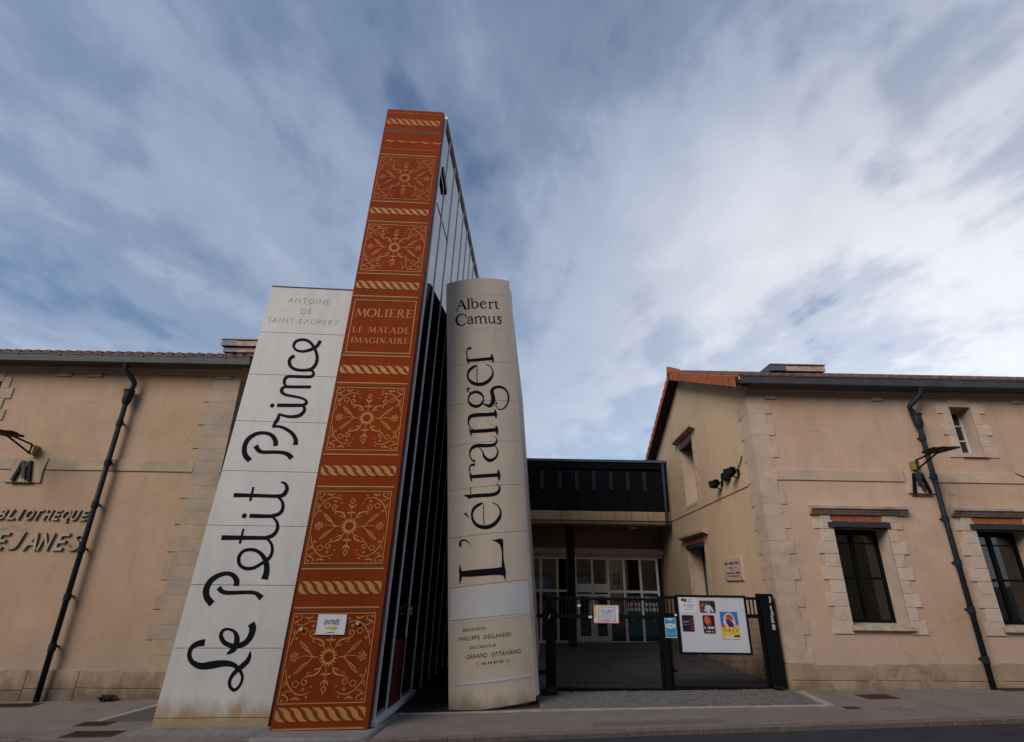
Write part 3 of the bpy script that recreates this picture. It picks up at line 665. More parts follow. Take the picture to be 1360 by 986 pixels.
# roof with verge tiles
OV = .26
lft = lambda y: (GP+GD*((y-10)/math.cos(GA))+GN*OV).x
yr = 10+AP; slope = (ZA-ZE)/AP
dk = roof(rb, 4.6, 15.2, 9.72, ZE+.11-.28*slope+.02, yr, ZA+.12, 18.95+.3, ZE+.11-.3*slope+.02, lft)
def verge(s, up, i):
    """clay verge tile: top plate and hanging face"""
    z = (ZE+slope*s if s <= AP else ZA-slope*(s-AP))+.135; d = GD+V((0, 0, slope if s < AP else -slope)); L_ = .318
    mb = MB(); o = GB(s, z, OV+.045); e = random.uniform(-.006, .006)
    P = [o+V((0, 0, .035+e)), o+GN*-.22+V((0, 0, .05+e)), o+GN*-.22+V((0, 0, .03+e)), o+GN*-.02+V((0, 0, .01+e)), o+GN*-.02+V((0, 0, -.20)), o+V((0, 0, -.20))]
    Q = [p+d*L_+V((0, 0, -.02))+GN*-.018 for p in P]; Q[5] = Q[5]+V((0, 0, .03)); Q[4] = Q[4]+V((0, 0, .03)); mb.loft(P, Q); mb.build('verge_tile', 'tile', dk)
s = -.30
while s < AP-.1: verge(s, 1, 0); s += .335
s = AP+.02
while s < 8.9: verge(s, 0, 0); s += .335
mb = MB(); o = GB(AP-.04, ZA+.16, OV+.05); mb.loft([o+GD*-.13+V((0, 0, -.05)), o+GD*.13+V((0, 0, -.05)), o+GD*.07+V((0, 0, .16)), o+GD*-.07+V((0, 0, .16))], [p+GN*-.35 for p in (o+GD*-.13+V((0, 0, -.05)), o+GD*.13+V((0, 0, -.05)), o+GD*.07+V((0, 0, .07)), o+GD*-.07+V((0, 0, .07)))]); mb.build('ridge_end_tile', 'tile', dk)
mb = MB()
for s0_, s1_ in ((-.28, AP), (AP, 9.2)):
    za = (ZE+slope*s0_ if s0_ < AP else ZA); zb = (ZA if s1_ <= AP else ZA-slope*(s1_-AP))
    mb.loft([GB(s0_, za-.06, .012), GB(s0_, za-.06, OV-.02), GB(s0_, za-.02, OV-.02), GB(s0_, za-.02, .012)], [GB(s1_, zb-.06, .012), GB(s1_, zb-.06, OV-.02), GB(s1_, zb-.02, OV-.02), GB(s1_, zb-.02, .012)])
mb.build('verge_soffit', 'soffit', rb)
mb = MB(); mb.obox((4.62, 9.62, 5.20), (.30, 0, 0), (0, .36, 0), (0, 0, .30)) if False else mb.loft([(4.60, 9.98, 5.30), (4.85, 9.98, 5.30), (4.85, 9.98, 5.50), (4.60, 9.98, 5.50)], [(4.60, 9.70, 5.44), (4.85, 9.70, 5.44), (4.85, 9.70, 5.50), (4.60, 9.70, 5.50)]); mb.build('eave_end', 'stone_b', rb)
gutter(rb, 4.62, 15.2, 5.335)
dpR = downpipe(rb, 8.08, .15, 5.34, False)
def skylight(parent, x, y, z, w, tin):
    mb = MB(); mb.mi = 0; mb.box(x, y, z, x+w*.27, y+.9, z+.10); mb.mi = 1; mb.box(x+w*.272, y, z, x+w, y+.9, z+.10)
    mb.mi = 0; mb.box(x-.04, y-.06, z+.13, x+w*.27, y+.95, z+.27); mb.mi = 1; mb.box(x+w*.272, y-.06, z+.13, x+w+.08, y+.95, z+.24); mb.mi = 2; mb.box(x, y+.05, z+.10, x+w, y+.8, z+.13); mb.mi = 1; mb.box(x-.05, y-.08, z+.272, x+w+.1, y+1, z+.29)
    return mb.build('roof_vent', ['ctop', 'lint', 'black'], parent)
skylight(rb, 5.93, 10.9, 5.99, 1.1, False)
# ---- left building
lb = thing('stone_building', 'peach rendered building left of the white book, raised library lettering on its wall', 'building', (-5.28, 10, 0), 'stone buildings of the library')
mb = MB(); wall_mesh(mb, FR, -16, -5.28, -.45, 5.72, [(-10.33, -9.90, 4.50, 5.20)], .4); mb.build('front_wall', 'wall_l', lb)
mb = MB(); mb.poly((-5.28, 10, -.4), (-5.28, 18.9, -.4), (-5.28, 18.9, 5.7), (-5.28, 14.45, 7.5), (-5.28, 10, 5.7)); mb.poly((-16, 10, -.4), (-16, 18.9, -.4), (-16, 18.9, 5.7), (-16, 14.45, 7.5), (-16, 10, 5.7)); mb.poly((-16, 18.9, -.4), (-5.28, 18.9, -.4), (-5.28, 18.9, 5.7), (-16, 18.9, 5.7)); mb.build('rear_walls', 'gable', lb)
for i in range(24):
    c = .23+i*.2315
    if c > 5.25: break
    lo = i % 2 == 0; a = -5.90 if lo else -5.78
    P = [V((a, 9.984, 0)), V((-5.262, 9.984, 0)), V((-5.262, 10.5 if lo else 10.4, 0)), V((-5.35, 10.5 if lo else 10.4, 0)), V((-5.35, 10.06, 0)), V((a, 10.06, 0))]
    mb = MB(); mb.prism([p+V((0, 0, c+.0015)) for p in P], (0, 0, .2285)); mb.build('quoin', random.choice(['stone_d', 'stone_e']), lb)
x = -16
while x < -5.27:
    b = x+random.uniform(.8, 1.3); b = -5.25 if b > -5.8 else b
    stone('plinth_stone', lb, FR, x+.003, b-.003, gz(x)-.15, gz(x)+.17, 'plinth', front=.04); stone('plinth_stone', lb, FR, x+.003, b-.003, gz(x)+.176, .235, 'plinth', front=.03); x = b
row('string_stone', lb, FR, -16, -9.10, 3.48, 3.70, 1.3, 'stone_e', front=.022); row('string_stone', lb, FR, -8.48, -5.78, 3.48, 3.70, 1.4, 'stone_e', front=.022)
mb = MB(); mb.prism([FR(x, z, .03) for x, z in [(-9.10, 3.70), (-8.48, 3.70), (-8.52, 3.45), (-8.50, 3.24), (-9.16, 3.24), (-9.10, 3.45)]], (0, .05, 0)); mb.build('emblem_stone', 'stone_e', lb)
mb = MB(); mb.loft([FR(-16, z+.19, o) for o, z in [(0, 5.22), (.02, 5.22), (.02, 5.30), (.05, 5.32), (.05, 5.38), (.10, 5.42), (.10, 5.50), (0, 5.50)]], [FR(-5.26, z+.19, o) for o, z in [(0, 5.22), (.02, 5.22), (.02, 5.30), (.05, 5.32), (.05, 5.38), (.10, 5.42), (.10, 5.50), (0, 5.50)]]); mb.build('cornice', 'stone_b', lb)
for x in (-8.9, -8.3, -5.75): stone('bracket_stone', lb, FR, x, x+.3, 5.33, 5.41, 'wall_l', front=.03)
lw_ = small_window(lb, FR, -10.33, 4.50, .43, .70, courses=4)
for ch in lw_.children:
    if ch.name.split('.')[0] in ('jamb_stone', 'lintel_stone', 'sill', 'reveal'): ch.data.materials[0] = M['stone_e']
roof(lb, -16.2, -5.0, 9.72, 5.69, 14.45, 7.42, 19.2, 5.70)
gutter(lb, -16.2, -5.0, 5.515)
downpipe(lb, -7.3, -.2, 5.52, True)
skylight(lb, -6.28, 10.9, 6.33, 1.1, False)
# raised letters on the left facade
def letters(txt, xr, z0, h, adv, m='stone_b'):
    x = xr-adv*len(txt); cache = {}
    for i, ch in enumerate(txt):
        vs, fs = text_mesh(ch, 1, shear=.30, off=.02)
        if ch == 'J':
            vs = [V((px+.3*pz, pz, 0)) for px, pz in [(.26, .73), (.42, .73), (.42, .17), (.36, .04), (.22, -.01), (.02, .02), (.02, .15), (.18, .125), (.26, .2)]]; fs = [tuple(range(9))[::-1]]
        k = h/.73; mb = MB(); n = 0
        ax = min(v.x for v in vs); bx = max(v.x for v in vs); cx = x+adv*(i+.5)
        sc = k if ch == 'I' else min(k*1.25, adv*.95/(bx-ax))
        pt = [(cx+(v.x-(ax+bx)/2)*sc, z0+v.y*k) for v in vs]
        ed = {}
        for f in fs:
            for a, b in zip(f, f[1:]+f[:1]): ed[(a, b)] = 1
        mb.v += [FR(px, pz, .036) for px, pz in pt]+[FR(px, pz, .012) for px, pz in pt]; nn = len(pt)
        mb.mi = 0
        for f in fs: mb.f.append(f); mb.m.append(0)
        for (a, b) in ed:
            if (b, a) not in ed: mb.f.append((a, a+nn, b+nn, b)); mb.m.append(1)
        mb.build('letter', ['stone_e', 'grate'], lb)
letters('BIBLIOTHEQUE', -7.42, 2.585, .185, .163); letters('MEJANES', -7.38, 2.075, .30, .262)
def emblem(x, z, label):
    e = thing('wall_emblem', label, 'emblem', (x, 9.95, z), 'letter emblems on the facades')
    def bar(a, b, w, o, m='black'):
        dx, dz = b[0]-a[0], b[1]-a[1]; l = math.hypot(dx, dz); nx, nz = -dz/l*w/2, dx/l*w/2
        mb = MB(); mb.prism([FR(x+p, z+q, o) for p, q in ((a[0]-nx, a[1]-nz), (b[0]-nx, b[1]-nz), (b[0]+nx, b[1]+nz), (a[0]+nx, a[1]+nz))], (0, .035, 0)); mb.build('emblem_bar', m, e)
    bar((-.075, .19), (-.155, -.18), .052, .070); bar((.055, .19), (.145, -.18), .052, .072); bar((-.06, .18), (.045, -.13), .055, .080, 'iron'); bar((.045, .18), (-.03, -.03), .05, .076, 'iron')
    mb = MB(); mb.obox(FR(x-.21, z-.215, .05), (.40, 0, 0), (0, .03, 0), (0, 0, .018)); mb.build('base_strip', 'grate', e)
emblem(7.855, 3.50, 'black splayed letter M emblem of leaning bars on the right facade'); emblem(-8.83, 3.44, 'black splayed letter M emblem of leaning bars on the left facade')
def wall_light(x, z, s, label):
    l = thing('wall_floodlight', label, 'floodlight', (x, 10, z), 'arm floodlights on the facades')
    mb = MB(); mb.box(x-.03, 9.86, z-.11, x+.07, 10.0, z+.05); mb.build('wall_bracket', 'brass', l)
    mb = MB()
    for a, b in (((x, 9.86, z+.06), (x, 9.30, z+.115)), ((x, 9.86, z-.10), (x, 9.30, z+.085)), ((x, 9.86, z+.06), (x, 9.86, z-.10))):
        for dx in (-.035, .08) if False else (0.02,): mb.tube([(a[0]+dx, a[1], a[2]), (b[0]+dx, b[1], b[2])], .016, 6)
    mb.build('arm', 'black', l)
    mb = MB(); mb.loft([(x-.14, 9.48, z+.10), (x+.17, 9.48, z+.10), (x+.17, 9.48, z+.135), (x-.14, 9.48, z+.135)], [(x-.14, 8.98, z+.085), (x+.17, 8.98, z+.085), (x+.17, 8.98, z+.11), (x-.14, 8.98, z+.11)]); mb.box(x-.08, 9.25, z+.125, x+.1, 9.42, z+.165); mb.build('lamp_head', 'black', l)
    mb = MB(); mb.poly((x-.1, 9.05, z+.083), (x+.13, 9.05, z+.083), (x+.13, 9.25, z+.088), (x-.1, 9.25, z+.088)); mb.build('lens', 'soffit', l)
wall_light(7.80, 3.86, 1, 'slim black floodlight on an arm beside the right downpipe'); wall_light(-8.80, 3.86, -1, 'slim black floodlight on an arm over the left facade lettering')
# floodlights and plaque on the gable
def spot(s, z, sz, label):
    l = thing('floodlight', label, 'floodlight', GB(s, z), 'floodlights on the gable wall'); o = GB(s, z, .10)
    a = (GD*.55+V((0, -.2, 0))).normalized()
    f = (GD*.82+GN*.45+V((0, 0, -.28))).normalized(); r_ = f.cross(V((0, 0, 1))).normalized(); u = r_.cross(f)
    c = o+GN*.08; w, h, d = sz, sz*.8, sz*.85
    mb = MB(); mb.loft([c+f*d/2+r_*i*w/2+u*j*h/2 for i, j in ((-1, -1), (1, -1), (1, 1), (-1, 1))], [c-f*d/2+r_*i*w/3+u*j*h/3 for i, j in ((-1, -1), (1, -1), (1, 1), (-1, 1))])
    for k in range(5): mb.obox(c-f*d/2+u*(-h/3+h*.16*k)-r_*w/3, r_*w*.66, f*-.03, u*.008)
    mb.build('housing', 'black', l)
    mb = MB(); mb.poly(*[c+f*(d/2+.004)+r_*i*w*.40+u*j*h*.38 for i, j in ((-1, -1), (1, -1), (1, 1), (-1, 1))]); mb.build('lens', 'lens', l)
    mb = MB(); mb.tube([GB(s, z-.02, 0), GB(s, z-.14, .05), c-u*h*.45], .014, 6); mb.obox(GB(s-.05, z-.07, 0), GD*.1, GN*.02, (0, 0, .12)); mb.build('bracket', 'black', l)
spot(1.98, 3.80, .19, 'black floodlight on the gable wall, the further one from the corner'); spot(.93, 3.86, .20, 'black floodlight on the gable wall, the nearer one to the corner quoins')
jb = thing('junction_box', 'small black box between the two floodlights on the gable wall', 'junction box', GB(1.5, 3.86))
mb = MB(); mb.obox(GB(1.42, 3.80, 0), GD*.22, GN*.14, (0, 0, .15)); mb.build('housing', 'black', jb); mb = MB(); mb.tube([GB(.9, 3.93, .02), GB(1.42, 3.87, .03)], .01, 6); mb.tube([GB(1.64, 3.86, .03), GB(2.1, 3.84, .03)], .012, 6); mb.tube([GB(.62, 4.12, .02), GB(.70, 4.02, .03), GB(.9, 3.95, .02)], .012, 6); mb.build('cable', 'black', jb)
pl = thing('stone_plaque', 'pale engraved street plaque fixed to the gable wall', 'plaque', GB(1.98, 1.77))
blk(GB, 1.44, 2.48, 1.77, 2.22, back=0, front=.035).build('plate', 'stone_c', pl)
GX = lambda x, z, o=0: GB(2.48-x, z, .035+o)      # read left to right by someone facing the gable
tm = MB()
def marks(mb, f, x0, x1, z, h, step=.03, off=.003):
    x = x0
    while x < x1-.01:
        w = step*random.uniform(.45, .8)
        if random.random() > .12: rect(mb, x, min(x1, x+w), z+random.uniform(0, h*.12), z+h*random.uniform(.8, 1), f, off)
        x += step
for a, b in ((.10, .30), (.37, .64), (.70, .96)): marks(tm, GX, a, b, 2.09, .055, .033)
marks(tm, GX, .30, .62, 2.01, .03, .024); marks(tm, GX, .68, .78, 2.01, .03, .024); marks(tm, GX, .50, .56, 1.965, .03, .024); marks(tm, GX, .14, .60, 1.90, .038, .026); marks(tm, GX, .66, .92, 1.90, .038, .026); marks(tm, GX, .22, .86, 1.845, .032, .026)
for x in (.07, .97): tm.poly(GX(x-.02, 1.79, .003), GX(x+.02, 1.79, .003), GX(x, 1.86, .003))
tm.build('inscription', 'ink', pl, kind='stuff')
cb = MB(); cb.tube([(9.76, 9.985, 3.73), (9.9, 9.975, 3.66), (10.1, 9.975, 3.53), (10.9, 9.98, 3.48)], .012, 6); cb.build('cable', 'black', rb)
# little weeds at wall feet
def weed(x, y, n, r, label):
    mb = MB()
    for i in range(n):
        a = random.uniform(0, 6.28); l = random.uniform(.4, 1)*r; h = random.uniform(.2, .7)*r; c = V((x+random.uniform(-r, r)*.6, y+random.uniform(-.3, .3)*r, gz(x))); d = V((math.cos(a), math.sin(a), 0)); s_ = V((-d.y, d.x, 0))*l*.16
        mb.poly(c, c+d*l*.5+s_+V((0, 0, h)), c+d*l+V((0, 0, h*.7)), c+d*l*.5-s_+V((0, 0, h)))
    w = mb.build('weed', 'leaf', None, at=(x, y, gz(x))); tag(w, label, 'weed', 'weeds at the wall feet'); w['kind'] = 'stuff' if False else 'thing'; del w['kind']
weed(-6.2, 9.86, 90, .13, 'dark weed clump growing at the foot of the left wall')
weed(.80, 9.9, 110, .16, 'green weeds at the foot of the left gate post beside the beige book')
weed(4.62, 10.0, 40, .09, 'small weeds at the foot of the thick right gate post')
# ------------------------------------------------------------------ the three giant books
class Face:
    def __init__(s, a, b, c, d, w, h, bulge=0):
        s.a, s.b, s.c, s.d = map(V, (a, b, c, d)); s.w, s.h, s.bu = w, h, bulge; s.n = (s.b-s.a).cross(s.c-s.a).normalized()
    def __call__(s, x, z, o=0):
        u, v = x/s.w, z/s.h; p = (s.a*(1-u)+s.b*u)*(1-v)+(s.c*(1-u)+s.d*u)*v
        return p+s.n*(o+s.bu*4*u*(1-u))
FP = Face((-4.389, 8, -.131), (-2.925, 8, -.104), (-4.301, 8.55, 6.628), (-2.815, 8.55, 6.582), 1.4838, 6.7456)
FM = Face((-2.796, 7.72, -.11), (-1.607, 7.74, -.076), (-2.541, 8.22, 10.705), (-1.384, 8.24, 10.673), 1.1736, 10.7963)
FC = Face((-.716, 8.9, -.092), (.549, 9.15, .036), (-1.207, 9.2, 7.164), (.041, 9.45, 7.407), 1.2941, 7.3368, .15)
DATA = {'prince':[[[0.394,3.482,0.066],[0.302,3.562,0.066],[0.26,3.661,0.064],[0.256,3.763,0.066],[0.298,3.855,0.065],[0.4,3.927,0.054],[0.54,3.938,0.046],[0.648,3.895,0.053],[0.717,3.81,0.061],[0.735,3.731,0.06]],[[0.423,3.726,0.063],[0.481,3.656,0.056],[0.559,3.624,0.049],[0.741,3.629,0.046],[0.871,3.624,0.049],[0.963,3.595,0.058],[1.035,3.536,0.068]],[[1.043,3.755,0.066],[1.031,3.842,0.054],[0.953,3.944,0.049],[0.827,4.022,0.043],[0.709,4.058,0.037],[0.617,4.048,0.034]],[[0.618,4.043,0.029],[0.649,4.129,0.049],[0.673,4.201,0.047],[0.667,4.277,0.027]],[[0.669,4.268,0.032],[0.757,4.244,0.037],[0.871,4.229,0.044],[0.999,4.252,0.051],[1.057,4.315,0.05],[1.062,4.383,0.039],[1.024,4.435,0.03]],[[0.606,4.421,0.05],[0.828,4.428,0.05],[1.029,4.435,0.045]],[[1.018,4.433,0.046],[1.067,4.466,0.046],[1.065,4.51,0.036],[1.017,4.548,0.032],[0.909,4.579,0.034],[0.722,4.609,0.038],[0.641,4.649,0.044],[0.617,4.698,0.047],[0.636,4.744,0.042],[0.689,4.764,0.037]],[[0.667,4.76,0.043],[0.871,4.763,0.043],[1.09,4.771,0.044]],[[0.688,4.766,0.031],[0.643,4.807,0.037],[0.627,4.87,0.043],[0.642,4.927,0.048],[0.683,4.952,0.043]],[[0.671,4.952,0.042],[0.855,4.954,0.044],[1.038,4.959,0.045],[1.082,4.992,0.042],[1.082,5.038,0.035],[1.043,5.073,0.034],[0.979,5.081,0.031]],[[0.697,5.344,0.05],[0.643,5.302,0.048],[0.632,5.221,0.046],[0.684,5.131,0.045],[0.782,5.083,0.043],[0.922,5.076,0.043],[1.032,5.107,0.049],[1.085,5.188,0.046],[1.093,5.295,0.043],[1.063,5.401,0.041],[0.998,5.52,0.041],[0.894,5.63,0.042],[0.779,5.669,0.042],[0.668,5.633,0.043],[0.639,5.544,0.036],[0.691,5.465,0.034],[0.803,5.435,0.038],[0.915,5.462,0.045],[1.01,5.52,0.05],[1.057,5.585,0.048],[1.078,5.661,0.047]]],'petit':[[[0.374,1.439,0.072],[0.281,1.522,0.069],[0.242,1.62,0.076],[0.266,1.726,0.071],[0.343,1.797,0.06],[0.462,1.836,0.047],[0.565,1.813,0.052],[0.637,1.743,0.064],[0.645,1.673,0.066]],[[0.409,1.651,0.055],[0.465,1.602,0.047],[0.551,1.583,0.044],[0.72,1.588,0.041],[0.868,1.591,0.04],[0.957,1.576,0.044],[1.042,1.517,0.065]],[[1.026,1.762,0.081],[1.032,1.858,0.071],[1.008,1.961,0.063],[0.951,2.054,0.051],[0.856,2.131,0.039],[0.749,2.163,0.039],[0.633,2.141,0.038],[0.588,2.06,0.042],[0.625,1.957,0.038],[0.725,1.906,0.04],[0.832,1.914,0.04],[0.927,1.97,0.038],[1.019,2.044,0.043],[1.048,2.129,0.037],[1.019,2.235,0.033],[0.938,2.315,0.028]],[[0.265,2.323,0.058],[0.598,2.326,0.049],[0.942,2.328,0.044]],[[0.897,2.328,0.042],[1.001,2.364,0.049],[1.052,2.452,0.043],[1.025,2.551,0.034],[0.951,2.628,0.028]],[[0.554,2.455,0.024],[0.552,2.244,0.028]],[[0.597,2.642,0.05],[0.767,2.64,0.046],[0.948,2.641,0.041]],[[0.914,2.643,0.043],[1.026,2.678,0.045],[1.064,2.754,0.043],[1.037,2.856,0.034],[0.951,2.933,0.029]],[[0.281,2.944,0.052],[0.626,2.944,0.042],[0.949,2.942,0.043],[1.035,2.971,0.056],[1.063,3.054,0.047],[1.023,3.131,0.034],[0.952,3.158,0.022]],[[0.548,3.073,0.024],[0.55,2.862,0.029]]],'le':[[[0.41,0.965,0.071],[0.319,0.95,0.061],[0.253,0.906,0.053],[0.244,0.822,0.048],[0.303,0.739,0.047],[0.429,0.689,0.063],[0.58,0.701,0.077],[0.729,0.719,0.063],[0.853,0.705,0.049],[0.943,0.655,0.037],[1.016,0.573,0.03],[1.015,0.477,0.029],[0.955,0.414,0.032],[0.885,0.455,0.033],[0.865,0.529,0.036],[0.897,0.603,0.044],[0.965,0.67,0.055],[1.034,0.738,0.055],[1.053,0.799,0.04],[1.05,0.86,0.011]],[[0.977,1.198,0.076],[1.016,1.127,0.076],[0.999,1.016,0.068],[0.929,0.945,0.061],[0.813,0.922,0.047],[0.681,0.961,0.046],[0.608,1.039,0.044],[0.615,1.11,0.034],[0.69,1.126,0.025],[0.777,1.094,0.033],[0.829,1.016,0.058],[0.837,0.945,0.063],[0.815,0.883,0.064],[0.743,0.827,0.015]]],'dots':[[[0.527,4.415],0.075],[[0.518,2.64],0.075]],'etr':[[[0.359,5.542,0.059],[0.592,5.535,0.064],[0.829,5.547,0.064]],[[0.821,5.644,0.021],[0.835,5.558,0.057],[0.846,5.464,0.021]],[[0.346,5.609,0.014],[0.369,5.546,0.037],[0.382,5.478,0.014]],[[0.393,5.585,0.012],[0.352,5.664,0.019],[0.356,5.745,0.023],[0.393,5.794,0.036],[0.441,5.784,0.054]],[[0.535,5.426,0.012],[0.531,5.079,0.014]],[[0.535,5.421,0.021],[0.468,5.399,0.053],[0.395,5.338,0.047],[0.363,5.251,0.031],[0.375,5.172,0.036],[0.437,5.091,0.058],[0.541,5.042,0.066],[0.661,5.05,0.067],[0.774,5.13,0.055],[0.832,5.244,0.03],[0.802,5.371,0.018],[0.707,5.435,0.013]],[[0.502,4.904,0.053],[0.595,4.852,0.048],[0.639,4.755,0.024],[0.596,4.656,0.045],[0.506,4.618,0.059],[0.41,4.664,0.05],[0.364,4.761,0.025],[0.403,4.866,0.041],[0.502,4.904,0.057]],[[0.425,4.888,0.012],[0.356,4.931,0.018],[0.357,4.974,0.036],[0.394,4.981,0.047]],[[0.606,4.67,0.014],[0.659,4.639,0.034],[0.749,4.611,0.064],[0.813,4.689,0.078],[0.813,4.802,0.074],[0.797,4.891,0.064],[0.854,4.959,0.055],[0.969,4.976,0.047],[1.07,4.921,0.041],[1.119,4.808,0.035],[1.095,4.667,0.025],[1.017,4.564,0.019],[0.93,4.538,0.018],[0.868,4.595,0.018],[0.865,4.645,0.02],[0.896,4.663,0.029]],[[0.377,4.164,0.062],[0.607,4.152,0.067],[0.855,4.157,0.067]],[[0.847,4.234,0.019],[0.86,4.157,0.053],[0.863,4.061,0.019]],[[0.371,4.227,0.011],[0.392,4.157,0.035],[0.401,4.08,0.013]],[[0.449,4.181,0.015],[0.376,4.262,0.019],[0.358,4.361,0.032],[0.398,4.44,0.065],[0.525,4.454,0.074],[0.688,4.445,0.068],[0.844,4.453,0.069]],[[0.841,4.539,0.02],[0.852,4.452,0.054],[0.855,4.369,0.02]],[[0.457,3.63,0.049],[0.409,3.645,0.025],[0.371,3.725,0.019],[0.378,3.816,0.032],[0.43,3.878,0.057],[0.52,3.893,0.061],[0.667,3.879,0.06],[0.779,3.886,0.051],[0.84,3.93,0.035],[0.852,3.991,0.019],[0.814,4.039,0.014]],[[0.535,3.859,0.013],[0.59,3.775,0.022],[0.619,3.681,0.044],[0.708,3.615,0.059],[0.809,3.654,0.039],[0.858,3.757,0.024],[0.829,3.844,0.016],[0.778,3.872,0.014]],[[0.361,3.367,0.055],[0.608,3.357,0.059],[0.854,3.355,0.06]],[[0.853,3.443,0.019],[0.859,3.355,0.053],[0.859,3.263,0.019]],[[0.352,3.425,0.011],[0.377,3.367,0.035],[0.393,3.279,0.013]],[[0.395,3.396,0.011],[0.361,3.461,0.017],[0.365,3.534,0.023],[0.399,3.571,0.033],[0.449,3.56,0.05]],[[0.311,3.033,0.009],[0.387,3.043,0.054],[0.564,3.033,0.058],[0.722,3.03,0.058],[0.816,3.054,0.055],[0.862,3.119,0.036],[0.846,3.18,0.018],[0.795,3.199,0.011]],[[0.369,3.196,0.013],[0.37,3.076,0.013]],[[0.57,2.881,0.011],[0.57,2.555,0.013]],[[0.564,2.908,0.018],[0.493,2.885,0.045],[0.415,2.834,0.045],[0.38,2.741,0.033],[0.399,2.642,0.041],[0.462,2.56,0.053],[0.58,2.516,0.059],[0.702,2.532,0.061],[0.807,2.612,0.055],[0.859,2.716,0.033],[0.825,2.833,0.018],[0.722,2.904,0.013]],[[0.269,2.779,0.04],[0.299,2.741,0.024],[0.342,2.69,0.006]],[[0.207,2.291,0.077],[0.172,2.285,0.038]],[[0.182,2.294,0.034],[0.199,2.345,0.031],[0.256,2.352,0.024],[0.311,2.318,0.016],[0.344,2.266,0.006]],[[0.192,1.849,0.079],[0.359,1.84,0.099],[0.546,1.833,0.099],[0.738,1.827,0.103],[0.86,1.823,0.127]],[[0.172,1.991,0.008],[0.181,1.92,0.032],[0.192,1.849,0.053],[0.183,1.775,0.033],[0.17,1.707,0.008]],[[0.886,1.685,0.009],[0.876,1.745,0.035],[0.866,1.815,0.067],[0.861,1.895,0.049],[0.86,2.015,0.027],[0.861,2.117,0.027],[0.854,2.2,0.045],[0.848,2.272,0.059],[0.841,2.3,0.063]],[[0.868,2.294,0.017],[0.815,2.294,0.046],[0.759,2.298,0.017],[0.693,2.306,0.006]],[[0.85,2.22,0.051],[0.814,2.261,0.046],[0.759,2.286,0.025],[0.697,2.306,0.008]],[[0.257,3.067,0.007],[0.311,3.055,0.043],[0.365,3.028,0.075],[0.373,3.009,0.126]]],'alb':[[[0.182,6.647,0.015],[0.225,6.761,0.016],[0.27,6.877,0.019]],[[0.27,6.884,0.02],[0.311,6.766,0.038],[0.354,6.66,0.041]],[[0.225,6.754,0.014],[0.32,6.733,0.014]],[[0.16,6.648,0.013],[0.208,6.644,0.013]],[[0.323,6.655,0.013],[0.4,6.654,0.013]],[[0.409,6.887,0.029],[0.415,6.658,0.029]],[[0.384,6.656,0.013],[0.446,6.656,0.012]],[[0.389,6.881,0.011],[0.412,6.893,0.013]],[[0.478,6.883,0.027],[0.481,6.661,0.027]],[[0.46,6.879,0.011],[0.481,6.888,0.013]],[[0.486,6.762,0.014],[0.534,6.798,0.02],[0.581,6.763,0.028],[0.593,6.712,0.03],[0.558,6.661,0.024],[0.51,6.653,0.018],[0.482,6.676,0.014]],[[0.648,6.729,0.014],[0.762,6.74,0.014]],[[0.761,6.737,0.015],[0.732,6.784,0.018],[0.691,6.793,0.022],[0.648,6.748,0.031],[0.652,6.685,0.031],[0.693,6.637,0.025],[0.739,6.656,0.015],[0.764,6.687,0.012]],[[0.831,6.785,0.026],[0.837,6.645,0.031]],[[0.804,6.633,0.012],[0.878,6.645,0.012]],[[0.809,6.777,0.011],[0.834,6.789,0.012]],[[0.836,6.735,0.011],[0.873,6.779,0.02],[0.908,6.773,0.032]],[[0.959,6.828,0.015],[0.961,6.746,0.03],[0.967,6.668,0.031],[0.99,6.639,0.023],[1.027,6.654,0.011]],[[0.919,6.771,0.014],[1.012,6.789,0.014]],[[0.361,6.449,0.01],[0.349,6.512,0.018],[0.297,6.549,0.021],[0.226,6.544,0.032],[0.18,6.486,0.041],[0.179,6.407,0.037],[0.223,6.332,0.032],[0.283,6.309,0.021],[0.332,6.325,0.015],[0.359,6.35,0.011]],[[0.357,6.526,0.009],[0.363,6.448,0.01]],[[0.393,6.42,0.023],[0.407,6.456,0.021],[0.446,6.469,0.024],[0.472,6.432,0.026],[0.473,6.341,0.026],[0.499,6.311,0.012]],[[0.471,6.405,0.014],[0.414,6.391,0.02],[0.391,6.355,0.026],[0.417,6.315,0.022],[0.467,6.339,0.014]],[[0.539,6.458,0.024],[0.545,6.321,0.026]],[[0.521,6.314,0.011],[0.576,6.315,0.011]],[[0.521,6.449,0.011],[0.541,6.461,0.012]],[[0.547,6.416,0.012],[0.588,6.461,0.02],[0.628,6.436,0.026],[0.635,6.314,0.027]],[[0.61,6.306,0.011],[0.664,6.312,0.011]],[[0.638,6.414,0.012],[0.687,6.46,0.02],[0.728,6.431,0.027],[0.736,6.314,0.027]],[[0.713,6.304,0.011],[0.768,6.311,0.011]],[[0.804,6.451,0.025],[0.807,6.352,0.027],[0.84,6.307,0.023],[0.9,6.336,0.013]],[[0.905,6.462,0.026],[0.91,6.317,0.029]],[[0.899,6.306,0.01],[0.939,6.316,0.012]],[[0.787,6.446,0.01],[0.812,6.457,0.012]],[[0.888,6.455,0.01],[0.911,6.467,0.012]],[[1.057,6.429,0.013],[1.025,6.464,0.019],[0.988,6.445,0.025],[0.996,6.404,0.029],[1.035,6.377,0.032],[1.043,6.332,0.025],[1.01,6.299,0.018],[0.968,6.325,0.013]],[[1.057,6.475,0.009],[1.058,6.426,0.011]],[[0.965,6.336,0.01],[0.969,6.286,0.01]]]}
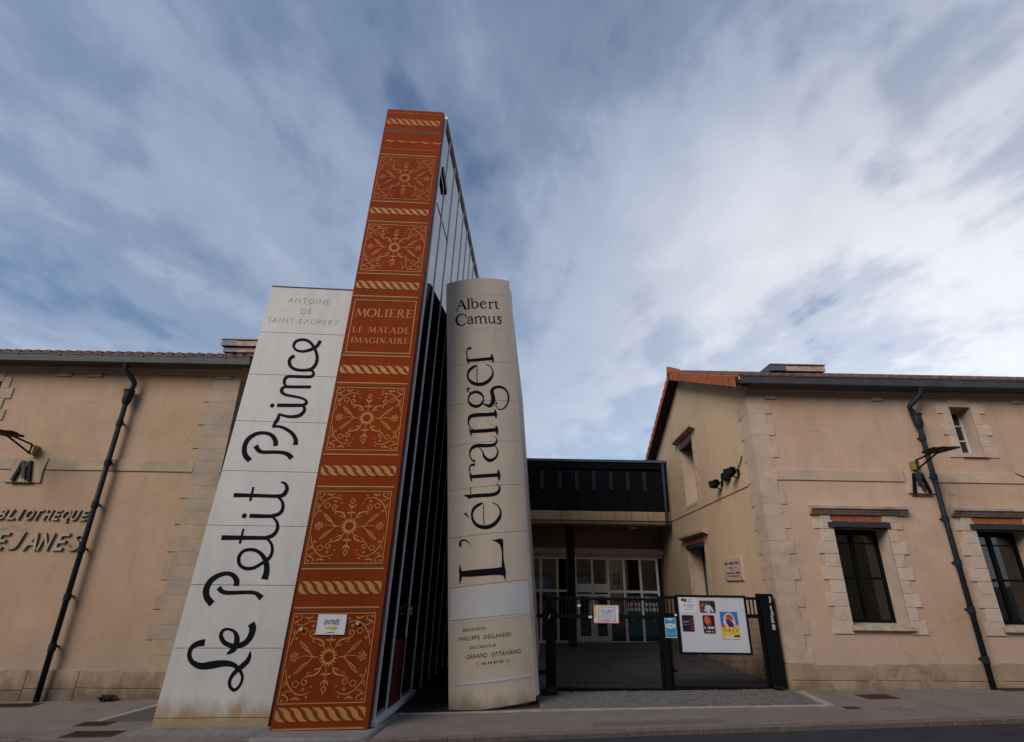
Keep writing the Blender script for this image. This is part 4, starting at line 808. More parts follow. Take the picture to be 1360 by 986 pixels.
# ---- white book
pb = thing('giant_book', 'giant white concrete book with black handwritten title, leaning on the red book', 'book sculpture', (-3.65, 8, -.12), 'giant books in front of the library')
js = [0, .107, .895, 1.683, 2.497, 3.317, 4.135, 4.97, 5.79, FP.h]
for i, (a, b) in enumerate(zip(js, js[1:])):
    g = .0025 if i else 0
    mb = MB(); A = [FP(0, a+g, -.06), FP(FP.w, a+g, -.06), FP(FP.w, b-.0025, -.06), FP(0, b-.0025, -.06)]; c = .004
    B = [FP(0, a+g, -c), FP(FP.w, a+g, -c), FP(FP.w, b-.0025, -c), FP(0, b-.0025, -c)]; C_ = [FP(c, a+g+c, 0), FP(FP.w-c, a+g+c, 0), FP(FP.w-c, b-.0025-c, 0), FP(c, b-.0025-c, 0)]
    n = 0; mb.v += A+B+C_
    for k in range(4): j = (k+1) % 4; mb.f += [(k, j, 4+j, 4+k), (4+k, 4+j, 8+j, 8+k)]; mb.m += [0, 0]
    mb.f.append((8, 9, 10, 11)); mb.m.append(0); mb.build('cladding_panel', 'conc', pb)
mb = MB(); bk = V((0, 1.3, 0)); mb.loft([FP(.012, 0, -.045), FP(FP.w-.012, 0, -.045), FP(FP.w-.012, FP.h-.01, -.045), FP(.012, FP.h-.01, -.045)], [FP(.012, 0, -.045)+bk, FP(FP.w-.012, 0, -.045)+bk, FP(FP.w-.012, FP.h-.01, -.045)+bk, FP(.012, FP.h-.01, -.045)+bk]); mb.build('core', 'concb', pb)
mb = MB(); mb.loft([FP(-.006, FP.h, -.06), FP(FP.w, FP.h, -.06), FP(FP.w, FP.h, .008), FP(-.006, FP.h, .008)], [p+V((0, .0, .018)) for p in (FP(-.006, FP.h, -.06), FP(FP.w, FP.h, -.06), FP(FP.w, FP.h, .008), FP(-.006, FP.h, .008))]); mb.build('top_cap', 'iron', pb)
for word, cuts in (('le', ((0, 1), (1, 2))), ('petit', ((0, 2), (2, 3), (3, 6), (6, 8), (8, 10))), ('prince', ((0, 2), (2, 4), (4, 6), (6, 10), (10, 11)))):
    for a, b in cuts:                                                        # one painted letter (or cross bar) each
        mb = MB()
        for i in range(a, min(b, len(DATA[word]))): stroke(mb, DATA[word][i], FP, .003+.0004*i, k=1.2)
        if mb.v: mb.build('letter', 'ink', pb)
for k in (0, 1): mb = MB(); disc(mb, *DATA['dots'][k][0], .037, FP, .003, 14); mb.build('letter_dot', 'ink', pb)
mb = MB()
fit_text('ANTOINE', .35, 1.10, 6.42, 6.53, lambda x, z: FP(x, z, .003), mb, 1.15, off=-.018, slope=-.01); fit_text('DE', .625, .81, 6.195, 6.30, lambda x, z: FP(x, z, .003), mb, 1.15, off=-.018); fit_text('SAINT-EXUPERY', .08, 1.33, 5.985, 6.09, lambda x, z: FP(x, z, .003), mb, 1.15, off=-.018)
mb.build('author_lettering', 'faint', pb, kind='stuff')
mb = MB(); mb.loft([(-4.52, 7.62, gz(-4.5)-.1), (-2.86, 7.58, gz(-2.9)-.1), (-2.86, 8.4, gz(-2.9)-.1), (-4.44, 8.4, gz(-4.5)-.1)], [(-4.50, 7.65, -.122), (-2.86, 7.61, -.095), (-2.86, 8.4, -.095), (-4.43, 8.4, -.122)]); mb.build('pedestal', 'ped', pb)
# ---- red book
mbk = thing('giant_book', 'tallest giant book, rust red with gold ornaments and a long glass side', 'book sculpture', (-2.2, 7.73, -.1), 'giant books in front of the library')
mb = MB(); B_ = V((.012, .16, 0)); q = [FM(0, 0, 0), FM(FM.w, 0, 0), FM(FM.w, FM.h, 0), FM(0, FM.h, 0)]
mb.poly(*q); mb.mi = 1
for i in range(4): j = (i+1) % 4; mb.poly(q[i], q[i]+B_, q[j]+B_, q[j])
mb.build('front_panel', ['rust', 'rustd'], mbk)
mb = MB()                                                                    # bands painted a shade browner
BANDS = [(.03, 1.14, 10.12, 10.23)]
for a, b in ((10.37, 10.53), (8.06, 8.20), (6.42, 6.575), (4.815, 4.96), (3.17, 3.32), (1.565, 1.725), (.118, .265)): BANDS.append((.03, 1.125, a, b))
for a, b in ((9.49, 9.53), (8.36, 8.40), (7.835, 7.87), (6.74, 6.775), (6.215, 6.26), (5.145, 5.185), (4.60, 4.645), (3.50, 3.54), (2.96, 3.0), (1.895, 1.94), (1.35, 1.39), (.01, .05)): BANDS.append((.02, 1.13, a, b))
for bb in BANDS: mb = MB(); rect(mb, *bb, FM, .003); mb.build('painted_band', 'brown', mbk)
def lines(m, zs, w=.018):
    for z in zs: mb = MB(); rect(mb, .02, 1.13, z-w/2, z+w/2, FM, .005); mb.build('painted_line', m, mbk)
lines('gold', [4.655, 3.49, 3.01, 1.885, 1.40, 6.271, 5.135, .04]); lines('golda', [9.542, 8.355, 7.883, 6.731]); lines('goldb', [10.70, 9.693], .012)
for i, (a, b, m) in enumerate(((10.37, 10.53, 'goldb'), (8.06, 8.20, 'golda'), (6.42, 6.575, 'golda'), (4.815, 4.96, 'gold'), (3.17, 3.32, 'gold'), (1.565, 1.725, 'gold'), (.118, .265, 'gold'))):
    mb = MB(); n = 8; st_ = 1.09/n; K = 7
    for k in range(n+1):                                                     # slanting S curved stripes, cut flat by the band edges
        base = len(mb.v); x = .03+st_*(k-.55)
        for q in range(K+1):
            t = q/K; xc = x+st_*1.25*(t+.10*math.sin(2*math.pi*t)); hw = st_*.29
            for e in (-1, 1): mb.v.append(FM(min(1.122, max(.03, xc+e*hw)), b-(b-a)*t, .005))
        for q in range(K): mb.f.append((base+2*q, base+2*q+1, base+2*q+3, base+2*q+2)); mb.m.append(0)
    mb.build('painted_rope', m, mbk)
mb = MB()
for k in range(5): x = .08+k*.235; stroke(mb, [(x, 9.90, .02), (x+.05, 9.915, .034), (x+.10, 9.885, .03), (x+.15, 9.905, .03), (x+.2, 9.90, .006)], FM, .005)
mb.build('painted_scroll', 'goldb', mbk)
def motif(cx, cz, hw, hh, m):
    mb = MB(); T = lambda x, y: (cx+x*hw, cz+y*hh)
    def S_(pts, w0=None):
        for sx, sy in QS: stroke(mb, [(*T(x*sx, y*sy), w) for x, y, w in pts], FM, .005, 4, .88)
    def D_(x, y, r, r2=0, n=10):
        for sx, sy in QS: disc(mb, *T(x*sx, y*sy), r, FM, .005, n, r2)
    for a, b, c, d in ((-1, 1, .975, 1), (-1, 1, -1, -.975), (-1, -.978, -.975, .975), (.978, 1, -.975, .975)): rect(mb, cx+a*hw, cx+b*hw, cz+c*hh, cz+d*hh, FM, .005)
    disc(mb, cx, cz, .082, FM, .005, 20, .060)
    for k in range(16):
        t = 2*math.pi*k/16+.2; stroke(mb, [(cx+math.cos(t)*.078, cz+math.sin(t)*.078, .016), (cx+math.cos(t)*.098, cz+math.sin(t)*.098, .022), (cx+math.cos(t)*.115, cz+math.sin(t)*.115, .010)], FM, .0055, 2)
    QS = ((1, 1), (1, -1))                                                   # vertical sprig
    S_([(0, .23, .010), (0, .42, .016)]); S_([(-.12, .39, .010), (-.06, .37, .026), (0, .40, .012), (.06, .37, .026), (.12, .39, .010)]); S_([(0, .42, .012), (0, .56, .012)])
    S_([(0, .50, .014), (-.06, .56, .022), (-.10, .63, .006)]); S_([(0, .50, .014), (.06, .56, .022), (.10, .63, .006)])
    S_([(0, .62, .012), (.05, .70, .016), (0, .80, .010)]); S_([(0, .62, .012), (-.045, .70, .016), (0, .80, .010)]); D_(0, .57, .012)
    QS = ((1, 1), (-1, 1))                                                   # side sprigs and flowers
    S_([(.24, 0, .012), (.36, 0, .014), (.52, .03, .010), (.68, .01, .010)]); D_(.80, .01, .021, .010)
    for k in range(6):
        t = math.pi*k/3+.3; r = .043; D_(.80+r*math.cos(t)/hw, .01+r*math.sin(t)/hh, .017, .006, 8)
    for y in (1, -1):
        e = .02 if y > 0 else -.02
        S_([(.36, 0, .010), (.46, .10*y, .014), (.60, .17*y+e, .016), (.74, .33*y+e, .008)]); S_([(.44, .09*y, .006), (.54, .21*y, .014), (.66, .30*y+e, .014), (.74, .34*y+e, .006)])
    QS = ((1, 1), (-1, 1), (1, -1), (-1, -1))
    S_([(.13, .20, .010), (.19, .34, .026), (.31, .40, .020), (.42, .40, .014), (.43, .34, .010), (.34, .34, .006)]); S_([(.15, .25, .006), (.23, .26, .018), (.29, .30, .006)])
    S_([(.40, .42, .012), (.49, .45, .014), (.53, .54, .014), (.47, .60, .014), (.41, .55, .014), (.44, .50, .020), (.47, .52, .012)])
    S_([(.30, .74, .008), (.42, .80, .014), (.58, .80, .016), (.74, .70, .016), (.86, .54, .016), (.92, .38, .014), (.94, .24, .008)])
    S_([(.58, .58, .012), (.66, .65, .012), (.74, .58, .012), (.66, .51, .012), (.58, .58, .012)])
    D_(.47, .70, .020, .008, 8); D_(.83, .42, .019, .008, 8); D_(.29, .64, .011); D_(.37, .86, .013); D_(.97*.97, .30, .008)
    S_([(.60, .84, .010), (.62, .91, .018)]); S_([(.62, .86, .008), (.54, .90, .022), (.52, .90, .006)]); S_([(.62, .86, .008), (.69, .90, .022), (.72, .90, .006)])
    D_(.92, .55, .012); D_(.88, .58, .010); D_(.93, .62, .010)
    S_([(.76, .74, .008), (.84, .72, .014), (.88, .80, .014), (.80, .86, .014), (.78, .92, .012), (.84, .94, .010)]); S_([(.84, .82, .008), (.93, .80, .018), (.93, .74, .008)]); D_(.92, .92, .014)
    mb.build('painted_ornament', m, mbk)
motif(.578, 8.952, .535, .528, 'goldb'); motif(.588, 7.305, .537, .512, 'golda'); motif(.576, 4.065, .528, .512, 'gold'); motif(.570, 2.448, .531, .500, 'gold'); motif(.566, .818, .533, .516, 'gold')
mb = MB()
for a, b, c, d in ((.06, 1.115, 6.180, 6.196), (.06, 1.11, 5.185, 5.201), (.06, .076, 5.201, 6.180), (1.095, 1.111, 5.201, 6.180)): rect(mb, a, b, c, d, FM, .005)
mb.build('title_frame', 'golda', mbk)
# stroked capitals with serifs: (x, z, width) in a cell one unit high
G = {'M': (1.12, [[(.10, 0, .05), (.20, 1, .05)], [(.20, 1, .13), (.56, .08, .13)], [(.56, .08, .05), (.90, 1, .05)], [(.92, 1, .14), (1.02, 0, .14)], [(0, 0, .05), (.2, 0, .05)], [(.88, 0, .05), (1.14, 0, .05)], [(.08, 1, .05), (.26, 1, .05)]]),
 'O': (.95, [[(.47, 1, .06), (.80, .88, .12), (.92, .5, .15), (.80, .12, .12), (.47, 0, .06), (.15, .12, .12), (.03, .5, .15), (.15, .88, .12), (.47, 1, .06)]]),
 'L': (.72, [[(.20, 0, .13), (.20, 1, .13)], [(.04, 0, .05), (.66, .01, .06)], [(.66, 0, .06), (.70, .22, .03)], [(.06, 1, .05), (.34, 1, .05)]]),
 'I': (.36, [[(.18, 0, .13), (.18, 1, .13)], [(.02, 0, .05), (.34, 0, .05)], [(.02, 1, .05), (.34, 1, .05)]]),
 'E': (.74, [[(.20, 0, .13), (.20, 1, .13)], [(.04, 0, .05), (.68, .01, .06)], [(.68, 0, .06), (.72, .22, .03)], [(.04, 1, .05), (.62, .99, .06)], [(.62, 1, .05), (.65, .82, .03)], [(.22, .52, .05), (.52, .52, .05)], [(.52, .42, .03), (.52, .62, .03)]]),
 'R': (.88, [[(.20, 0, .13), (.20, 1, .13)], [(.04, 0, .05), (.36, 0, .05)], [(.04, 1, .05), (.22, 1, .05)], [(.22, .98, .05), (.50, .98, .08), (.64, .76, .13), (.50, .52, .08), (.22, .50, .05)], [(.42, .50, .08), (.62, .18, .13), (.84, 0, .08)]]),
 'A': (.92, [[(.10, 0, .05), (.46, 1, .06)], [(.46, 1, .14), (.82, 0, .14)], [(.24, .34, .05), (.66, .34, .05)], [(0, 0, .05), (.22, 0, .05)], [(.70, 0, .05), (.94, 0, .05)]]),
 'D': (.92, [[(.20, 0, .13), (.20, 1, .13)], [(.04, 0, .05), (.22, 0, .05)], [(.04, 1, .05), (.22, 1, .05)], [(.20, .98, .05), (.55, .95, .09), (.82, .72, .13), (.86, .45, .15), (.70, .12, .11), (.45, .01, .07), (.20, .01, .05)]]),
 'G': (.92, [[(.82, .78, .06), (.62, .97, .07), (.38, .98, .08), (.12, .80, .12), (.05, .48, .15), (.16, .14, .12), (.42, .01, .07), (.66, .04, .07), (.80, .14, .08)], [(.80, .0, .12), (.80, .42, .12)], [(.64, .42, .05), (.94, .42, .05)], [(.83, .96, .03), (.84, .74, .05)]]),
 'N': (.96, [[(.16, 0, .05), (.16, 1, .05)], [(.14, 1, .14), (.80, 0, .14)], [(.80, 0, .05), (.80, 1, .05)], [(.02, 0, .05), (.30, 0, .05)], [(.66, 1, .05), (.94, 1, .05)], [(.02, 1, .05), (.18, 1, .05)]])}
def serif_line(mb, txt, x0, x1, z, h, fm, gap=.16, k=1.0):
    tot = sum(G[c][0] if c != ' ' else .45 for c in txt)+gap*(len(txt)-1); sx = (x1-x0)/tot; x = x0
    for c in txt:
        if c == ' ': x += (.45+gap)*sx; continue
        for st_ in G[c][1]:
            stroke(mb, [(x+px*sx, z+pz*h, w*(sx+h)/2*k) for px, pz, w in st_], fm, .005, 4)
        x += (G[c][0]+gap)*sx
mb = MB(); serif_line(mb, 'MOLIERE', .115, 1.07, 5.868, .145, FM, .10, 1.25); serif_line(mb, 'LE MALADE', .11, 1.05, 5.560, .108, FM, .16, 1.35); serif_line(mb, 'IMAGINAIRE', .115, 1.06, 5.366, .100, FM, .14, 1.35); mb.build('title_lettering', 'golda', mbk, kind='stuff')
# glass side, following the lean of the front edge
E0, E1 = FM(FM.w, 0, 0)+V((.012, .17, 0)), FM(FM.w, FM.h, 0)+V((.012, .17, 0)); DS = V((.0775, 1, 0)); LEN = 8.3
def SG(y, t, o=0):
    """point on the glass side: y metres back, t 0..1 up, o outwards (+X)"""
    top = E1+DS*y+V((0, 0, -.052*y)); bot = E0+DS*y+V((0, 0, .02))
    return bot.lerp(top, t)+V((o, 0, 0))
ys = [.02, .62, 1.34, 2.08, 2.80, 3.48, 4.18, 4.88, 5.56, 6.25, 6.95, 7.6, LEN]
for i, (a, b) in enumerate(zip(ys, ys[1:])):
    cuts = [0.0, .30, .62, 1.0] if i > 1 else [0.0, .28, .44, .80, 1.0]
    for c, d in zip(cuts, cuts[1:]):
        if i == 1 and c == 0: continue
        e = .0015
        p = MB(); p.poly(SG(a+.03, c+e), SG(b-.03, c+e), SG(b-.03, d-e), SG(a+.03, d-e)); p.build('glass_pane', 'paned', mbk)
    if i:
        mu = MB(); mu.loft([SG(a-.03, 0, -.01), SG(a-.005, 0, -.01), SG(a-.005, 0, .016), SG(a-.03, 0, .016)], [SG(a-.03, 1, -.01), SG(a-.005, 1, -.01), SG(a-.005, 1, .016), SG(a-.03, 1, .016)])
        mu.loft([SG(a+.008, 0, -.01), SG(a+.03, 0, -.01), SG(a+.03, 0, .008), SG(a+.008, 0, .008)], [SG(a+.008, 1, -.01), SG(a+.03, 1, -.01), SG(a+.03, 1, .008), SG(a+.008, 1, .008)])
        mu.build('mullion', 'trim', mbk)
    for c in cuts[1:-1]:
        mu = MB(); mu.loft([SG(a+.03, c-.0012, 0), SG(b-.03, c-.0012, 0), SG(b-.03, c-.0012, .008), SG(a+.03, c-.0012, .008)], [SG(a+.03, c+.0012, 0), SG(b-.03, c+.0012, 0), SG(b-.03, c+.0012, .008), SG(a+.03, c+.0012, .008)]); mu.build('transom', 'black', mbk)
p = MB(); p.poly(SG(.65, 0.0), SG(1.31, 0.0), SG(1.31, .279), SG(.65, .279)); p.build('glass_pane', 'paned', mbk)
p = MB(); p.loft([SG(.66, .002, .004), SG(1.30, .002, .004), SG(1.30, .002, .014), SG(.66, .002, .014)], [SG(.66, .085, .004), SG(1.30, .085, .004), SG(1.30, .085, .014), SG(.66, .085, .014)]); door = p.build('door_panel', 'rustd', mbk)
p = MB(); p.tube([SG(1.18, .115, .02), SG(1.18, .115, .08), SG(1.18, .125, .08)], .014, 6); p.tube([SG(1.22, .128, .02), SG(1.10, .122, .09)], .014, 6); p.build('handle', 'alu', door)
p = MB(); p.loft([SG(-.015, 0, .0), SG(.03, 0, .0), SG(.03, 0, .028), SG(-.015, 0, .028)], [SG(-.015, 1, .0), SG(.03, 1, .0), SG(.03, 1, .028), SG(-.015, 1, .028)]); p.build('edge_trim', 'trim', mbk)
p = MB(); p.loft([SG(0, 1, -.02), SG(0, 1, .05), SG(0, 1.006, .05), SG(0, 1.006, -.02)], [SG(LEN, 1, -.02), SG(LEN, 1, .05), SG(LEN, 1.006, .05), SG(LEN, 1.006, -.02)]); p.build('top_trim', 'trim', mbk)
p = MB(); p.loft([SG(-.05, .000, .0), SG(-.05, .000, .07), SG(-.05, .006, .07), SG(-.05, .006, .0)], [SG(2.15, .0, .0), SG(2.15, .0, .07), SG(2.15, .006, .07), SG(2.15, .006, .0)]); p.build('sill_rail', 'trim', mbk)
p = MB(); p.loft([SG(-.1, -.010, -.02), SG(-.1, -.010, .05), SG(-.1, -.0005, .05), SG(-.1, -.0005, -.02)], [SG(2.2, -.010, -.02), SG(2.2, -.010, .05), SG(2.2, -.0005, .05), SG(2.2, -.0005, -.02)]); p.build('base_strip', 'rustd', mbk)
# small open vent in the first bay, near the top
p = MB(); p.loft([SG(.10, .885, .02), SG(.58, .872, .02), SG(.58, .858, .02), SG(.10, .871, .02)], [SG(.10, .885, .06), SG(.58, .872, .06), SG(.58, .858, .06), SG(.10, .871, .06)]); p.build('vent_flap', 'black', mbk)
# the rest of the hollow glass book
SGL = lambda y, t, o=0: SG(y, t)+V((-1.15+o, 0, 0))
p = MB(); p.poly(SGL(0, 0), SGL(LEN, 0), SGL(LEN, 1), SGL(0, 1)); p.poly(SG(LEN, 0), SGL(LEN, 0), SGL(LEN, 1), SG(LEN, 1)); p.build('cover', 'rustd', mbk)
p = MB(); p.poly(SG(0, 1, -.01), SG(LEN, 1, -.01), SGL(LEN, 1), SGL(0, 1)); p.build('top', 'iron', mbk)
p = MB(); p.loft([(-2.86, 7.30, gz(-2.8)-.1), (-1.50, 7.27, gz(-1.5)-.1), (-1.36, 8.62, gz(-1.4)-.1), (-2.86, 8.62, gz(-2.8)-.1)], [(-2.84, 7.34, -.085), (-1.55, 7.31, -.062), (-1.42, 8.58, -.055), (-2.84, 8.6, -.085)]); p.build('pedestal', 'ped', mbk)
p = MB(); pth = [(-2.86, 7.33, -.105), (-1.60, 7.30, -.082), (-1.54, 7.36, -.08), (-1.40, 8.56, -.07)]; p.tube(pth, .042, 10); p.build('rounded_kerb', 'ped', mbk, smooth=True)
# sheet fixed on the ornament
en = thing('entrance_sign', 'white sheet with the word ENTREE and a yellow arrow fixed low on the red book', 'sign', FM(.54, 1.19, .01))
EX = lambda x, z, o=0: FM(.356+x*.370+z*.0, 1.078+z*.24-.006*x, .016+o)
p = MB(); p.loft([EX(0, 0, -.012), EX(1, 0, -.012), EX(1, 1, -.012), EX(0, 1, -.012)], [EX(0, 0), EX(1, 0), EX(1, 1), EX(0, 1)]); p.build('sheet', 'paper', en)
p = MB(); fit_text('ENTRÉE', .24, .78, .50, .80, lambda x, z: EX(x, z, .003), p, 1.1, .25, off=.008); p.build('lettering', 'pdark', en)
p = MB(); p.poly(EX(.30, .30, .003), EX(.58, .28, .003), EX(.58, .20, .003), EX(.74, .34, .003), EX(.58, .46, .003), EX(.58, .40, .003), EX(.30, .38, .003)); p.build('arrow', 'yellow', en)
p = MB(); marks(p, EX, .38, .64, .08, .05, .04); p.build('small_print', 'pdark', en)
for x, z in ((.163, 1.144), (.878, 1.208)): p = MB(); p.tube([FM(x, z, 0), FM(x, z, .03)], .024, 10); p.build('clamp', 'alu', mbk)
# ---- beige book with rounded spine
cbk = thing('giant_book', 'giant beige book with a rounded spine and black upright lettering', 'book sculpture', (0, 9.1, -.05), 'giant books in front of the library')
cj = [0, 1.66, 2.41, 3.18, 3.95, 4.71, 5.48, 6.6, FC.h]
for i, (a, b) in enumerate(zip(cj, cj[1:])):
    mb = MB(); n = 16; g = .003 if i and i not in (7,) else 0; top = b-(.003 if i not in (6, 7) else 0)
    for k in range(n+1):
        x = FC.w*k/n
        for z, o in ((a+g, -.05), (a+g, 0), (top, 0), (top, -.05)): mb.v.append(FC(x, z, o))
    for k in range(n):
        for r_ in range(3): q = k*4+r_; mb.f.append((q, q+4, q+5, q+1)); mb.m.append(0)
    for e in (0, n*4): mb.f.append((e, e+1, e+2, e+3)); mb.m.append(0)
    mb.build('spine_panel', 'cream', cbk, smooth=False)
mb = MB(); n = 16; BK = [V((.10, 7.4, 0)), V((.0, 7.4, 0))]
def ring(z):
    pts_ = [FC(FC.w*k/n, z, -.03) for k in range(n+1)]; r_ = FC(FC.w, z); l = FC(0, z)
    return pts_+[r_+V((0, .12, 0)), r_+V((.55, 7.4, 0)), l+V((.0, 7.4, 0))]
A, B = ring(-.02), ring(FC.h-.004); mb.loft(A, B); mb.build('body', 'cream', cbk)
mb = MB(); l0, l1_ = FC(0, -.02, -.04), FC(0, FC.h-.02, -.04); mb.poly(l0+V((-.006, .03, 0)), l0+V((-.006, 7.35, 0)), l1_+V((-.006, 7.35, 0)), l1_+V((-.006, .03, 0))); mb.build('added_dark_sheet', 'dark_sheet', cbk)  # dark sheet added on this side to dim its reflection in the glass
mb = MB(); q = lambda z, dx, dy: FC(FC.w, z)+V((dx, dy, 0))
mb.loft([q(.02, -.02, .10), q(.02, .075, .34), q(.02, .085, .62), q(.02, -.02, .7)], [q(FC.h-.06, -.02, .10), q(FC.h-.06, .045, .34), q(FC.h-.06, .055, .62), q(FC.h-.06, -.02, .7)]); mb.build('cover_edge', 'cream_side', cbk)
mb = MB(); mb.loft([(-.70, 9.0, -.1), (.42, 9.12, -.1), (.50, 9.8, -.1), (-.6, 9.8, -.1)], [(-.70, 9.0, -.05), (.43, 9.13, .03), (.50, 9.8, .03), (-.6, 9.8, -.05)]); mb.build('base_wedge', 'cream', cbk)
def stripf(mb, x0, x1, z0, z1, s=0, off=.003):
    n = 14
    for k in range(n): a, b = x0+(x1-x0)*k/n, x0+(x1-x0)*(k+1)/n; mb.poly(FC(a, z0+s*a, off), FC(b, z0+s*b, off), FC(b, z1+s*b, off), FC(a, z1+s*a, off))
mb = MB(); stripf(mb, .04, 1.285, 1.205, 1.655, -.022, .004); mb.build('white_band', 'white', cbk)
mb = MB(); stripf(mb, .04, 1.29, 1.160, 1.188, -.012, .003); stripf(mb, .05, 1.29, .338, .368, -.017); stripf(mb, .0, 1.27, 6.960, 6.972); stripf(mb, 0, 1.27, 6.208, 6.222); stripf(mb, .05, 1.29, .318, .328, -.017); mb.build('white_line', 'white', cbk)
mb = MB(); stripf(mb, .04, 1.29, 1.191, 1.200, -.016, .002); stripf(mb, .05, 1.29, .328, .337, -.017, .002); mb.build('shadow_line', 'faint', cbk)
for key, counts in (('etr', (4, 3-1, 3, 5, 2, 4, 2, 2, 1, 2, 5, 1)), ('alb', (5, 3, 3, 2, 4, 2, 2, 2, 7, 5, 3))):
    i = 0
    for c_ in counts:
        mb = MB()
        for s_ in DATA[key][i:i+c_]: stroke(mb, s_, FC, .003+.0004*(i % 6)); i += 1
        mb.build('letter', 'ink', cbk)
mb = MB(); fc = lambda x, z: FC(x, z, .003)
for t_, x0, x1, z0, z1 in (('ARCHITECTE', .205, .54, 1.025, 1.066), ('PHILIPPE  DESLANDES', .155, .938, .905, .958), ('DECORATEUR', .302, .697, .784, .822), ('GERARD  OTTAVIANO', .254, 1.082, .658, .714), ('T  06 64 87 83 10', .39, .888, .562, .598)):
    fit_text(t_, x0, x1, z0, z1, fc, mb, 1.1, off=.0, slope=-.018)
mb.build('credit_lettering', 'ink', cbk, kind='stuff')
# ------------------------------------------------------------------ gate
GY = 10.15
def post(x0, x1, z0, z1, d, label, y=GY):
    g = thing('gate_post', label, 'gate post', ((x0+x1)/2, y, z0), 'black posts of the gate'); mb = MB(); mb.cbox(x0, y-d/2, z0, x1, y+d/2, z1, .006); mb.build('post', 'black', g); return g
post(.775, .888, -.06, 1.445, .11, 'tall thin black post at the left end of the gate, beside the beige book')
post(2.775, 2.872, .02, 1.472, .11, 'black post between the two gate leaves')
g = post(4.543, 4.76, .04, 1.535, .22, 'thick black housing post at the right end of the gate with peeling stickers')
for a, b, c, d in ((4.665, 4.715, 1.40, 1.50), (4.665, 4.72, 1.20, 1.345), (4.655, 4.71, 1.08, 1.195), (4.655, 4.71, .97, 1.055)):
    s_ = MB(); s_.poly(*[(x+random.uniform(-.012, .012), GY-.113, z+random.uniform(-.012, .012)) for x, z in ((a, c), ((a+b)/2, c-.008), (b, c), (b, (c+d)/2), (b-.01, d), (a, d), (a+.01, (c+d)/2))]); s_.build('sticker', 'alu', g)
def leaf(x0, x1, z0, z1, zm, label):
    g = thing('gate_leaf', label, 'gate', ((x0+x1)/2, GY, z0), 'mesh leaves of the gate'); t = .05
    mb = MB()
    mb.cbox(x0, GY-.03, z1-.045, x1, GY+.03, z1, .004); mb.cbox(x0, GY-.03, zm-.03, x1, GY+.03, zm+.03, .004); mb.cbox(x0, GY-.03, z0, x1, GY+.03, z0+.055, .004)
    mb.cbox(x0, GY-.03, z0+.056, x0+t, GY+.03, zm-.031, .004); mb.cbox(x1-t*.8, GY-.03, z0+.056, x1, GY+.03, zm-.031, .004); mb.build('frame', 'black', g)
    mb = MB(); x = x0+.03
    while x < x1-.02: mb.box(x, GY-.012, zm+.03, x+.018, GY+.012, z1-.045); x += .066
    mb.build('slats', 'black', g, kind='stuff')
    mb = MB(); x = x0+t+.02
    while x < x1-t: mb.box(x, GY-.004, z0+.055, x+.0075, GY+.004, zm-.03); x += .026
    z = z0+.12
    while z < zm-.05: mb.box(x0+t, GY+.004, z, x1-t*.8, GY+.009, z+.004); z += .10
    mb.build('wire_mesh', 'black', g, kind='stuff')
    return g
l1 = leaf(.895, 2.765, .0, 1.437, 1.130, 'left black mesh gate leaf with a paper notice near its middle'); l2 = leaf(2.882, 4.535, .04, 1.477, 1.170, 'right black mesh gate leaf carrying the white notice board')
mb = MB(); mb.box(.62, GY-.03, 1.10, .77, GY+.03, 1.16); mb.box(.66, GY-.04, .24, .77, GY+.0, .30); mb.tube([(.80, GY-.06, 1.10), (.80, GY-.12, 1.13), (.83, GY-.12, 1.17)], .012, 6); mb.build('latch', 'black', l1)
mb = MB(); mb.tube([(.82, GY-.058, 1.08), (.82, GY-.11, 1.10), (.85, GY-.11, 1.16)], .010, 6); mb.build('handle', 'alu', l1)
for x in (1.48, 2.46): pass
for x, z, gg in ((1.52, 1.12, l1), (1.33, 1.30, l1), (3.02, 1.17, l2)): mb = MB(); mb.cbox(x, GY-.045, z-.018, x+.06, GY-.03, z+.02, .003); mb.build('label_plate', 'paper', gg)
mb = MB(); mb.box(2.88, GY-.03, .30, 2.95, GY+.03, .35); mb.box(2.95, GY-.02, .30, 3.0, GY+.02, .33); mb.build('hinge', 'black', l2)
# notice board
nb_ = thing('notice_board', 'white notice board with four posters hung on the right gate leaf', 'notice board', (3.66, 10.08, .6))
mb = MB(); mb.box(3.085, 10.085, .605, 4.250, 10.115, 1.472); mb.build('panel', 'board', nb_)
mb = MB()
for a, b, c, d in ((3.055, 4.285, 1.472, 1.50), (3.055, 4.285, .575, .605), (3.055, 3.085, .605, 1.472), (4.250, 4.285, .605, 1.472)): mb.box(a, 10.07, c, b, 10.12, d)
mb.build('frame', 'black', nb_)
mb = MB()
for x in (3.36, 3.95): mb.box(x, 10.09, .555, x+.02, 10.11, .574)
mb.build('clip', 'alu', nb_)
def flat(y): return lambda x, z, o=0: V((x, y-o, z))
def poster(name, label, x0, x1, z0, z1, m, y=10.084, skew=.0, rnd=.012):
    o = thing(name, label, 'poster' if 'poster' in name else 'notice', ((x0+x1)/2, y, z0), 'film posters on the notice board' if 'poster' in name else 'paper notices on the gate'); mb = MB()
    P = [(x0+rnd, z0), (x1-rnd, z0), (x1, z0+rnd), (x1, z1-rnd), (x1-rnd, z1), (x0+rnd, z1), (x0, z1-rnd), (x0, z0+rnd)]
    mb.prism([(x, y, z) for x, z in P], (0, -.002, 0)); mb.build('sheet', m, o); return o, lambda x, z, q=0: V((x0+(x1-x0)*x, y-.0035-q, z0+(z1-z0)*z))
def blob(o, f, m, pts_, name='printed_shape', q=0):
    mb = MB(); mb.poly(*[f(x, z, q) for x, z in pts_]); mb.build(name, m, o)
